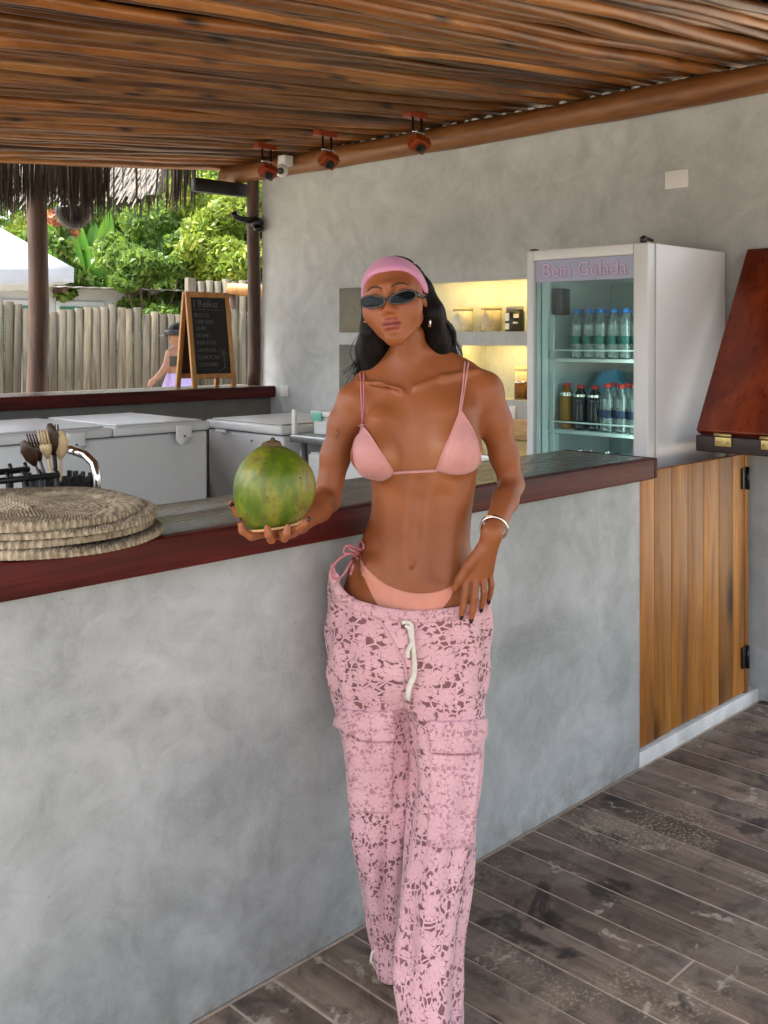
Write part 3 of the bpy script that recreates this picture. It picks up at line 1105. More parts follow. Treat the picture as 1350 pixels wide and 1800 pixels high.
lines = [('I Relloz', .060, -.02, .515), ('BUCOS', .034, -.055, .445), ('CERVEJAS', .032, -.035, .405), ('LUPE', .032, -.065, .365),
         ('VINHO', .032, -.055, .32), ('VINI FOO', .034, -.035, .275), ('LANCHES', .032, -.035, .23), ('TAPIOCAS', .034, -.03, .185), ('CUMARES', .032, -.03, .14)]
for t_, s_, x_, z_ in lines:
    m2 = face @ Matrix.Translation((x_, z_, 0)) @ Matrix.Rotation(R(random.uniform(-2, 2)), 4, 'Z')
    text_mesh(t_, s_, m2, .0003).build('chalk_lettering', M['chalk'], sl)
pl = MB()
ctr = face @ Vector((.082, .235, 0))
def onface(a, b):
    return face @ Vector((a, b, 0))
for k in range(11):
    a = 2 * math.pi * k / 11
    pl.tube([onface(.085, .215), onface(.085 + .032 * math.cos(a), .215 + .032 * math.sin(a)), onface(.085 + .05 * math.cos(a), .215 + .05 * math.sin(a) - .012)], .0011, 5)
pl.tube([onface(.085, .215), onface(.088, .16), onface(.087, .12)], .002, 5)
pl.tube([onface(.04, .10), onface(.087, .12), onface(.12, .118)], .0012, 5)
tag(pl.build('chalk_drawing', M['chalk'], sl), kind='stuff')
MB().tube([onface(-.115, .483), onface(.12, .478)], .0012, 5).build('chalk_underline', M['chalk'], sl)

# ================================================================== freezers, work table
def freezer1():
    f = empty('chest_freezer', (2.43, 4.6, 0), 'long white chest freezer with two lids below the far counter', 'freezer')
    MB().box(1.84, 3.02, 4.25, 4.95, .06, 1.035, .012).build('body', M['white_metal'], f)
    for (a, b) in ((1.845, 2.474), (2.480, 3.022)):
        l = MB().box(a, b, 4.228, 4.96, 1.042, 1.085, .012).build('lid', M['white_lid'], f)
        MB().box(a + .03, b - .03, 4.26, 4.93, 1.0855, 1.094, .004).build('lid_panel', M['white_lid'], l)
        xm = b - .16 if b > 2.6 else b - .19
        h = MB().box(xm - .045, xm + .045, 4.218, 4.2275, 1.012, 1.076, .004)
        h.lathe([(.045, 0), (.045, .009)], (xm, 4.2275, 1.020), 20, axis=(0, -1, 0))
        h.build('lock_plate', M['white_plastic'], l)
        MB().tube([(xm, 4.2195, 1.02), (xm, 4.215, 1.02)], .006, 10).build('keyhole', M['gasket'], l)
    MB().box(1.86, 3.0, 4.256, 4.94, 1.0352, 1.0418).build('gasket', M['gasket'], f)
    for x in (1.95, 2.9):
        MB().tube([(x - .02, 4.4, .035), (x + .02, 4.4, .035)], .034, 12).build('castor', M['black'], f)
freezer1()
f2 = empty('small_chest_freezer', (3.75, 4.5, 0), 'smaller white chest freezer against the plaster wall', 'freezer')
MB().box(3.42, 4.06, 4.135, 4.80, .02, .985, .012).build('body', M['white_metal'], f2)
l2 = MB().box(3.40, 4.07, 4.13, 4.805, .993, 1.04, .012).build('lid', M['white_lid'], f2)
MB().box(3.43, 4.05, 4.16, 4.78, 1.0405, 1.048, .004).build('lid_panel', M['white_lid'], l2)
MB().box(3.43, 4.05, 4.15, 4.79, .9855, .9925).build('gasket', M['gasket'], f2)
MB().box(3.392, 3.3995, 4.60, 4.70, .975, .992, .002).build('lid_handle', M['white_plastic'], l2)
MB().tube([(3.4185, 4.40, .945), (3.4145, 4.40, .945)], .006, 10).build('drain_plug', M['gasket'], f2)
MB().box(3.43, 3.45, 4.055, 4.08, 1.001, 1.13, .003).build('white_batten', M['white_plastic'], label='thin white upright batten on the steel table end beside the small freezer', cat='batten')
tb = empty('steel_worktable', (3.75, 3.4, 0), 'stainless steel work table along the plaster wall', 'work table')
MB().box(3.42, 4.08, 2.64, 4.085, .962, 1.0, .006).build('table_top', M['steel'], tb)
for x in (3.47, 4.03):
    for y in (2.69, 4.03):
        MB().tube([(x, y, 0), (x, y, .962)], .02, 10).build('leg', M['steel'], tb)
ov = empty('under_table_cabinet', (3.78, 3.5, 0), 'white low cabinet standing under the steel work table', 'cabinet')
MB().box(3.47, 4.05, 2.75, 3.98, .06, .915, .008).build('carcass', M['white_metal'], ov)
for k in range(2):
    d_ = MB().box(3.45, 3.4692, 2.76 + k * .61, 3.36 + k * .61, .08, .905, .006).build('door', M['white_lid'], ov)
    MB().tube([(3.43, 3.30 + k * .12, .62), (3.43, 3.30 + k * .12, .80)], .008, 8).build('handle', M['steel'], d_)
M['board_wood'] = wood('cutting_board', srgb(160, 120, 70), srgb(196, 156, 100), srgb(214, 180, 128), axis=1, rnd=False)
MB().box(4.02, 4.045, 2.75, 3.2, 1.001, 1.10, .004).build('cutting_board', M['board_wood'], label='wooden board leaning at the back of the steel table by the fridge', cat='cutting board')
# clear box with teal clips
bx = empty('food_container', (3.62, 3.86, 1.0), 'clear plastic food box with white lid and teal clips on the steel table', 'food box')
MB().box(3.50, 3.74, 3.72, 3.99, 1.001, 1.095, .015).build('box', simple('frosted_plastic', lin(.62, .65, .66), .35, var=.08), bx)
bl = MB().box(3.49, 3.75, 3.71, 4.0, 1.096, 1.125, .008).build('lid', M['white_plastic'], bx)
MB().box(3.482, 3.4895, 3.91, 3.98, 1.075, 1.12, .003).build('clip', M['teal_plastic'], bl)
for q_ in range(3):
    MB().box(3.495, 3.4995, 3.75 + q_ * .05, 3.775 + q_ * .05, 1.075, 1.094, .002).build('vent_slot', M['black'], bx)

# ================================================================== fridge
fr = empty('drinks_fridge', (3.78, 2.30, 0), 'tall white glass door drinks fridge standing against the plaster wall', 'fridge')
F0, F1, G0, G1, FH = 3.515, 4.085, 2.012, 2.58, 1.866
cab = MB()
cab.box(F0, F1, G0, G0 + .035, .08, FH, .003)
cab.box(F0, F1, G1 - .035, G1, .08, FH, .003)
cab.box(F1 - .04, F1 - .0005, G0 + .0355, G1 - .0355, .0805, FH - .0005)
cab.box(F0 + .0005, F1 - .041, G0 + .0355, G1 - .0355, FH - .12, FH - .0005)
cab.box(F0 + .0005, F1 - .041, G0 + .0355, G1 - .0355, .0805, .30)
cab.build('cabinet', M['white_metal'], fr)
M['liner'] = simple('fridge_liner', lin(.35, .42, .41), .5, var=.08)
MB().box(F1 - .047, F1 - .0415, G0 + .037, G1 - .037, .302, FH - .122).build('back_liner', M['liner'], fr)
door = MB()
D0, D1 = 3.45, 3.507
door.box(D0, D1, G0, G0 + .062, .10, FH, .006)
door.box(D0, D1, G1 - .034, G1, .10, FH, .006)
door.box(D0, D1 - .001, G0 + .0625, G1 - .0345, FH - .043, FH - .0005, .004)
door.box(D0, D1 - .001, G0 + .0625, G1 - .0345, .101, .34, .004)
dr = door.build('door', M['white_metal'], fr)
gk = MB()
gk.box(D1 + .0005, F0 - .0005, G0 + .006, G0 + .03, .11, FH - .01)
gk.box(D1 + .0005, F0 - .0005, G1 - .03, G1 - .006, .11, FH - .01)
gk.box(D1 + .0006, F0 - .0006, G0 + .0305, G1 - .0305, FH - .035, FH - .011)
gk.build('gasket', M['gasket'], fr)
M['sign'] = simple('sign_panel', srgb(150, 152, 178), .35, var=.08, scale=9)
sg = MB().box(D0 + .012, D0 + .022, G0 + .0635, G1 - .0355, FH - .133, FH - .044).build('sign_panel', M['sign'], dr)
tm_ = Matrix.Translation((D0 + .0115, (G0 + G1) / 2 + .012, FH - .089)) @ Matrix(((0, 0, -1, 0), (-1, 0, 0, 0), (0, 1, 0, 0), (0, 0, 0, 1)))
M['sign_ink'] = simple('sign_letters', srgb(150, 126, 156), .5, var=.2)
M['sign_ink2'] = simple('sign_letter_faces', srgb(196, 182, 208), .5, var=.1)
text_mesh('Bem Gelada', .082, tm_, .0006, .0022).build('lettering', M['sign_ink'], sg)
tag(text_mesh('Bem Gelada', .082, Matrix.Translation((-.0012, 0, 0)) @ tm_, .0006, -.0012).build('letter_faces', M['sign_ink2'], sg), kind='stuff')
MB().box(D0 + .016, D0 + .022, G0 + .0635, G1 - .0355, .341, FH - .134).build('glass_pane', M['glass'], dr)
MB().tube([(3.46, 2.035, FH), (3.46, 2.035, FH + .018), (3.47, 2.04, FH + .022), (3.52, 2.03, FH + .012)], [.014, .014, .008, .006], 8).build('door_hinge', M['black'], dr)
MB().box(3.46, 3.49, 2.545, 2.57, FH, FH + .008, .002).build('top_bracket', M['black'], dr)
M['fridge_lamp'] = simple('fridge_tube', lin(.8, 1, .95), .5, emit=(.82, 1.0, .95, 5.0))
MB().tube([(3.535, G0 + .045, .45), (3.535, G0 + .045, 1.70)], .007, 8).build('light_tube', M['fridge_lamp'], fr)
MB().box(3.57, 3.63, 2.485, 2.538, 1.60, 1.712, .006).build('thermostat_box', M['black'], fr)
M['wire'] = simple('white_wire', lin(.70, .74, .72), .35)
MB().tube([(3.56, 2.52, .35), (3.56, 2.52, 1.60)], .004, 6).build('upright_rail', M['wire'], fr)
SH = (1.415, 1.115, .80)
for z in SH:
    w_ = MB()
    for k in range(20):
        y = 2.055 + k * .0252
        w_.tube([(3.56, y, z - .004), (4.03, y, z - .004)], .0016, 5)
    for x in (3.56, 3.8, 4.02):
        w_.tube([(x, 2.05, z - .009), (x, 2.545, z - .009)], .004, 6)
    w_.tube([(3.556, 2.05, z - .003), (3.556, 2.545, z - .003)], .005, 6)
    w_.tube([(3.556, 2.05, z), (3.556, 2.055, z + .036), (3.556, 2.53, z + .036), (3.556, 2.54, z)], .0035, 6)
    w_.build('wire_shelf', M['wire'], fr)
# bottles
M['cap_blue'] = simple('blue_cap', srgb(20, 110, 190), .4)
M['cap_red'] = simple('red_cap', srgb(200, 50, 40), .4)
M['cap_orange'] = simple('orange_cap', srgb(214, 104, 40), .4)
M['label_green'] = simple('green_label', srgb(30, 96, 86), .5, var=.3, scale=40)
M['label_navy'] = simple('navy_label', srgb(34, 50, 84), .5, var=.4, scale=40)
M['amber'] = simple('amber_juice', srgb(150, 100, 26), .2, var=.2)
M['dark_glass'] = simple('dark_drink', lin(.02, .022, .03), .08, var=.3)
M['green_glass'] = simple('green_bottle', lin(.012, .05, .03), .08, var=.3)
def bottle(x, y, z, h, r, mat, cap, lab, label, group, name='water_bottle'):
    b = empty(name, (x, y, z), label, 'bottle', group)
    prof = [(r * .8, 0), (r, .006)]
    for k in range(7):
        zz = .012 + k * (h * .62 - .012) / 7
        prof += [(r, zz), (r * .93, zz + h * .04)]
    prof += [(r, h * .62), (r * .97, h * .68), (r * .7, h * .80), (r * .42, h * .88), (r * .40, h * .93)]
    MB().lathe(prof, (x, y, z + .001), 14).build('body', mat, b)
    if cap:
        MB().lathe([(r * .46, 0), (r * .48, .004), (r * .48, h * .08), (r * .42, h * .085)], (x, y, z + h * .915), 14).build('cap', cap, b)
    if lab:
        MB().lathe([(r * 1.02, 0), (r * 1.02, h * .16)], (x, y, z + h * .30), 14, cap=False).build('label_wrap', lab, b)
    return b
wb1 = bottle(3.62, 2.095, SH[0], .208, .0285, M['clear'], M['cap_blue'], M['label_green'], 'front blue capped water bottle nearest the hinge side on the top fridge shelf', 'water bottles on the top fridge shelf')
ords = ['second', 'third', 'fourth', 'fifth', 'sixth']
for k in range(1, 7):
    copy_tree(wb1, (3.62 + .004 * (k % 2), 2.095 + .0585 * k, SH[0]), ('front blue capped water bottle, %s from the right on the top fridge shelf' % ords[k - 1]) if k < 6 else 'front blue capped water bottle at the left end of the top fridge shelf')
rows = ['middle', 'rear']
pos = ['right end', 'second from right', 'third from right', 'in the middle', 'third from left', 'second from left', 'left end']
for j in range(2):
    for k in range(7):
        copy_tree(wb1, (3.685 + .064 * j, 2.12 + .0585 * k, SH[0]), 'blue capped water bottle in the %s row, %s, top fridge shelf' % (rows[j], pos[k]))
jb = bottle(3.63, 2.502, SH[1], .195, .034, M['amber'], M['cap_red'], None, 'amber juice bottle with red cap on the middle fridge shelf', 'juice bottles', 'juice_bottle')
MB().lathe([(.030, 0), (.030, .028)], (3.63, 2.502, SH[1] + .128), 14, cap=False).build('foil_collar', M['silver'], jb)
for k, y in enumerate((2.432, 2.362)):
    q_ = bottle(3.63, y, SH[1], .19, .035, M['dark_glass'], M['cap_red'], None, ('dark bottle with red cap beside the amber juice' if k == 0 else 'dark bottle with red cap beside the clear bottles on the middle shelf'), 'dark red capped bottles', 'dark_bottle')
    MB().lathe([(.030, 0), (.030, .028)], (3.63, y, SH[1] + .122), 14, cap=False).build('foil_collar', M['silver'], q_)
wb2 = bottle(3.62, 2.10, SH[1], .20, .033, M['clear'], M['cap_orange'], M['label_navy'], 'clear bottle with orange cap at the right end of the middle shelf', 'clear bottles on the middle shelf')
wb3 = bottle(3.62, 2.163, SH[1], .20, .033, M['clear'], M['cap_orange'], M['label_navy'], 'clear bottle with orange cap, second from right on the middle shelf', 'clear bottles on the middle shelf')
wb5 = bottle(3.618, 2.228, SH[1], .20, .0315, M['clear'], M['cap_red'], M['label_navy'], 'clear bottle with red cap in the middle of the front row, middle shelf', 'clear bottles on the middle shelf')
wb4 = bottle(3.615, 2.293, SH[1], .20, .033, M['clear'], M['cap_red'], M['label_navy'], 'clear bottle with red cap beside the dark bottles on the middle shelf', 'clear bottles on the middle shelf')
for k in range(4):
    bottle(3.72, 2.12 + k * .07, SH[1], .20, .033, M['clear'], M['cap_red'], M['label_navy'], 'red capped clear bottle in the rear row of the middle shelf, %s' % ['right end', 'second from right', 'third from right', 'left end'][k], 'clear bottles on the middle shelf')
M['bag_blue'] = simple('blue_bag', srgb(110, 170, 200), .4, var=.3, scale=40, bump=.5)
bg = MB()
bg.ball((3.86, 2.43, SH[1] + .125), .12, 18, 14, (.7, .85, 1.02))
for i in range(len(bg.v)):
    x, y, z = bg.v[i]
    bg.v[i] = (x + .008 * math.sin(60 * y + 40 * z), y + .009 * math.sin(70 * z + 30 * x), z + .010 * math.sin(80 * x + 50 * y))
bg.build('ice_bag', M['bag_blue'], label='crumpled light blue plastic bag behind the juice bottles in the fridge', cat='bag')
for k in range(6):
    bottle(3.62 + .03 * (k % 2), 2.11 + .068 * k, SH[2], .235, .03, M['green_glass'] if k > 2 else M['dark_glass'], M['silver'] if k > 2 else M['label_navy'], None,
           'dark bottle on the lowest visible fridge shelf, %s' % ['right end', 'second from right', 'third from right', 'third from left', 'second from left', 'left end'][k], 'bottles on the lowest fridge shelf', 'beer_bottle')

# ================================================================== niche goods
def jar(y, z, r, h, fill, lidm, label, name='glass_jar', x=4.20):
    j = empty(name, (x, y, z), label, 'jar', 'goods in the wall niches')
    MB().lathe([(r * .94, 0), (r, .006), (r, h * .9), (r * .9, h * .94)], (x, y, z + .001), 20).build('glass', M['jar_glass'], j)
    MB().lathe([(r * .985, .004), (r * .985, h * .86), (r * .8, h * .87)], (x, y, z + .003), 18).build('contents', fill, j)
    MB().lathe([(r * 1.0, 0), (r * 1.02, .003), (r * 1.02, h * .10), (r * .9, h * .11)], (x, y, z + h * .94), 20).build('lid', lidm, j)
M['oats'] = simple('dry_goods', srgb(228, 214, 186), .9, var=.25, scale=120, bump=.5)
M['flour'] = simple('pale_flour', srgb(236, 232, 222), .9, var=.1, scale=60)
M['lid_tan'] = simple('tan_lid', srgb(206, 190, 150), .6)
NZ1, NZ2 = 1.535, 1.19
jar(3.565, NZ1, .055, .125, M['flour'], M['lid_tan'], 'glass jar of pale flour beside the hair on the upper niche shelf')
jar(3.37, NZ1, .055, .125, M['oats'], M['lid_tan'], 'glass jar of oats in the middle of the upper niche shelf')
bj = empty('black_tub', (4.18, 3.20, NZ1), 'black plastic tub with white label on the upper niche shelf', 'tub')
MB().lathe([(.046, 0), (.05, .005), (.05, .10), (.042, .108)], (4.18, 3.20, NZ1 + .001), 22).build('tub', M['black'], bj)
MB().lathe([(.044, 0), (.045, .02), (.04, .023)], (4.18, 3.20, NZ1 + .109), 22).build('lid', simple('grey_lid', lin(.35, .35, .35), .4), bj)
lb_ = MB()
for (a0_, a1_, z0_, z1_) in ((-1.1, -.3, .055, .095), (-1.1, -.3, .012, .042), (.15, .7, .07, .09), (.1, .6, .04, .05)):
    vs = []
    for i in range(7):
        a = math.pi + YAW * .0 + a0_ + (a1_ - a0_) * i / 6 + .35
        vs += [(4.18 + .0508 * math.cos(a), 3.20 + .0508 * math.sin(a), NZ1 + z0_), (4.18 + .0508 * math.cos(a), 3.20 + .0508 * math.sin(a), NZ1 + z1_)]
    lb_.add(vs, [(2 * i, 2 * i + 1, 2 * i + 3, 2 * i + 2) for i in range(6)])
lb_.build('label_print', M['flour'], bj)
wbq = MB().lathe([(.03, 0), (.033, .006), (.033, .09), (.02, .12), (.012, .14), (.012, .165), (.016, .166), (.016, .18)], (4.19, 3.04, NZ1 + .001), 18)
wbq.build('spray_bottle', M['white_plastic'], label='white plastic bottle partly hidden by the fridge on the upper niche shelf', cat='bottle')
M['kraft'] = simple('brown_snack', srgb(140, 92, 34), .7, var=.5, scale=60, bump=.4)
jar(3.06, NZ2, .05, .13, M['kraft'], M['lid_tan'], 'square-set glass jar of brown snacks on the lower niche shelf by the fridge')
jar(3.19, NZ2, .045, .16, M['oats'], M['lid_tan'], 'taller jar of pale grains on the lower niche shelf behind the shoulder', x=4.24)
jar(3.145, NZ2, .035, .09, M['kraft'], M['silver'], 'small jar of brown snacks with silver lid on the lower niche shelf', x=4.16)
jar(3.60, NZ2, .05, .2, M['flour'], M['lid_tan'], 'tall pale jar in the left lower niche behind the hair', x=4.2)

# ================================================================== things on the bar counter
led = MB()
led.box(.3, 1.36, 2.235, 2.75, 1.0, 1.062, .006)
lg = empty('sink_unit', (.85, 2.5, 0), 'grey sink ledge behind the bar counter at the left', 'sink unit')
led.build('ledge', M['steel'], lg)
MB().box(.34, 1.32, 2.26, 2.73, .0, .999, .004).build('cabinet', M['white_metal'], lg)
fa = empty('tap', (1.34, 2.36, 1.062), 'chrome swan neck tap with a green collar behind the placemats', 'tap')
MB().tube([(1.335, 2.36, 1.062), (1.335, 2.36, 1.145), (1.335, 2.375, 1.178), (1.33, 2.41, 1.198), (1.32, 2.47, 1.207), (1.30, 2.58, 1.212), (1.298, 2.60, 1.200)], .0115, 12).build('spout', M['chrome'], fa)
MB().lathe([(.020, 0), (.034, .002), (.036, .008), (.018, .011)], (1.335, 2.36, 1.088), 18).build('green_collar', M['green_plastic'], fa)
MB().lathe([(.020, 0), (.020, .024)], (1.335, 2.36, 1.063), 16).build('foot', M['black'], fa)
rk = empty('dish_rack', (1.1, 2.5, 1.062), 'black plastic dish rack with cutlery basket behind the placemats', 'dish rack')
rm = MB()
rm.box(.75, 1.30, 2.30, 2.70, 1.0635, 1.085, .004)
rm.build('tray', M['black'], rk)
for y in (2.36, 2.52):
    MB().tube([(.75, y, 1.160), (1.23, y, 1.160)], .008, 8).build('top_rail', M['black'], rk)
    for k in range(12):
        x = .77 + k * .041
        MB().tube([(x, y, 1.08), (x, y - .006, 1.12), (x, y, 1.168), (x + .004, y + .012, 1.174), (x + .012, y + .02, 1.15)], .0055, 6).build('tine', M['black'], rk)
bk = MB()
for s in range(4):
    for i in range(14):
        t = i / 13
        if s < 2:
            x, y = 1.235 + t * .125, 2.43 + s * .12
            bk.box(x - .006, x + .006, y - .003, y + .003, 1.07, 1.135 + .012 * math.sin(i * 1.5))
        else:
            x, y = 1.235 + (s - 2) * .125, 2.43 + t * .12
            bk.box(x - .003, x + .003, y - .006, y + .006, 1.07, 1.135 + .012 * math.sin(i * 1.5))
bk.build('cutlery_basket', M['black'], rk)
M['utensil_dark'] = simple('dark_wood_cutlery', srgb(60, 38, 24), .45, var=.3, scale=30)
M['utensil_light'] = simple('pale_wood_cutlery', srgb(190, 164, 120), .5, var=.2, scale=30)
for k, (dx, dy, hgt, m_, kind) in enumerate([(0, 0, .205, 'utensil_dark', 0), (-.018, -.012, .19, 'utensil_light', 1), (-.05, -.004, .165, 'utensil_dark', 0), (.012, .015, .20, 'utensil_dark', 1), (.016, -.014, .185, 'utensil_light', 0), (-.03, .015, .18, 'utensil_dark', 1)]):
    b0 = Vector((1.285 + dx * .25, 2.47 + dy * .4, 1.075))
    t0 = Vector((1.265 + dx * 1.5, 2.475 + dy, 1.075 + hgt))
    mb = MB().tube([b0, b0.lerp(t0, .6)], [.006, .0055], 8, flat=(1, .6))
    ax = (t0 - b0).normalized()
    sd_ = Vector((FY, -FX, 0))
    hb_ = b0.lerp(t0, .6)
    Lh = (t0 - hb_).length
    if kind == 0:
        mb.tube([hb_, hb_ + ax * Lh * .3, hb_ + ax * Lh * .65, t0], [.005, .017, .019, .006], 10, flat=(1, .28), up=(FX, FY, 0))
    else:
        mb.tube([hb_, hb_ + ax * Lh * .3, hb_ + ax * Lh * .5], [.005, .015, .016], 8, flat=(1, .3), up=(FX, FY, 0))
        for q_ in (-.011, -.0037, .0037, .011):
            mb.tube([hb_ + ax * Lh * .48 + sd_ * q_, t0 + sd_ * q_], [.003, .002], 6)
    nm = ['wooden_spoon', 'wooden_fork'][kind]
    mb.build(nm, M[m_], label=['dark wooden spoon standing tallest in the cutlery basket', 'pale wooden fork in front in the cutlery basket', 'short dark spoon tilting left out of the basket', 'dark wooden fork at the back of the basket', 'pale wooden spoon at the right of the basket', 'dark wooden fork behind the pale fork'][k], cat='cutlery')

# woven placemats
def weave_mat():
    k = NT('woven_seagrass')
    v = k.coord('Object')
    a = k.noise(v, 60, 5, .6)
    b = k.noise(v, 6, 4)
    c = k.ramp(a, [(.25, srgb(88, 76, 58)), (.5, srgb(146, 132, 108)), (.75, srgb(184, 170, 146))])
    c = k.mix(.5, c, k.ramp(b, [(.3, lin(.72, .66, .6)), (.6, lin(1.05, 1.05, 1.05))]), 'MULTIPLY')
    k.col(c)
    k.rough(.9)
    k.bump(k.noise(v, 260, 3), .5, .002)
    return k.m
M['weave'] = weave_mat()
def placemat_mesh(Rm):
    nr, na = 64, 1296
    r = np.linspace(.004, Rm, nr)
    th_ = np.arange(na) * 2 * np.pi / na
    RR, TT = np.meshgrid(r, th_, indexing='ij')
    top = np.zeros_like(RR)
    inner = RR < Rm * .74
    coil = .0125
    ph = (RR / coil + TT / (2 * np.pi)) * np.pi
    zin = .0042 * np.abs(np.sin(ph)) ** .6 + .0016 * np.sin(TT * np.maximum(12, np.round(RR[:, :1] / .0075 * 6.28)) + np.floor(ph / np.pi) * 1.7)
    st = 108
    tw = TT * st + 26 * (RR / Rm) * 2.2
    zout = .0065 + .0052 * np.abs(np.sin(tw)) ** .7 + .0035 * np.sin(np.clip((RR - Rm * .74) / (Rm * .26), 0, 1) * np.pi) + .0012 * np.sin(TT * 37 + RR * 300)
    blend = np.clip((RR - Rm * .71) / (Rm * .03), 0, 1)
    top = zin * (1 - blend) + zout * blend + .003 * np.sin(TT * 2 + .7) + .0015 * np.sin(TT * 5)
    wob = 1 + .006 * np.sin(TT * 3 + 1) + .004 * np.sin(TT * 7) + (RR / Rm) ** 8 * .006 * np.sin(TT * st * 1.0)
    X, Y = RR * wob * np.cos(TT), RR * wob * np.sin(TT)
    edge = np.clip((RR - (Rm - .008)) / .008, 0, 1)
    top = top - edge ** 2 * .004
    bot = np.full_like(top, -.0058) + edge ** 2 * .003
    V = np.concatenate([np.stack([X, Y, top], -1).reshape(-1, 3), np.stack([X, Y, bot], -1).reshape(-1, 3)[-na:]])
    i = np.arange(nr - 1)[:, None] * na
    j = np.arange(na)[None, :]
    j2 = (j + 1) % na
    F = np.stack([i + j, i + na + j, i + na + j2, i + j2], -1).reshape(-1, 4)
    o = (nr - 1) * na
    jj = np.arange(na)
    F2 = np.stack([o + jj, o + na + jj, o + na + (jj + 1) % na, o + (jj + 1) % na], -1)
    F = np.concatenate([F, F2])
    # midriff bulge so the rim is round
    me = bpy.data.meshes.new('placemat')
    me.from_pydata(V.tolist(), [], F.tolist())
    me.polygons.foreach_set('use_smooth', [True] * len(F))
    me.update()
    me.materials.append(M['weave'])
    return me
pm_ = placemat_mesh(.235)
names = ['lowest', 'second lowest', 'second highest']
for k in range(4):
    o = bpy.data.objects.new('woven_placemat', pm_)
    col.objects.link(o)
    o.location = (1.008 + (.016, .004, .012, -.008)[k], 2.036 - (.018, .002, .012, -.004)[k], 1.0885 + k * .0168)
    o.rotation_euler = (R(random.uniform(-.5, .5)), R(random.uniform(-.5, .5)), k * 1.3)
    o.scale = (1.02 - .008 * k,) * 2 + (1,)
    tag(o, ('%s round seagrass placemat in the stack on the bar counter' % names[k]) if k < 3 else 'topmost round woven seagrass placemat with visible spiral on the bar counter', 'placemat', 'stacked woven placemats')
# ================================================================== people: signed-distance bodies turned into one mesh
FPX = 1790.0


def P(px, py, d):
    """point seen at that place of the picture, d metres ahead (viewer frame: right, ahead, up)"""
    return np.array([(px - 675) / FPX * d, d, CAMZ - (py - 595) / FPX * d])


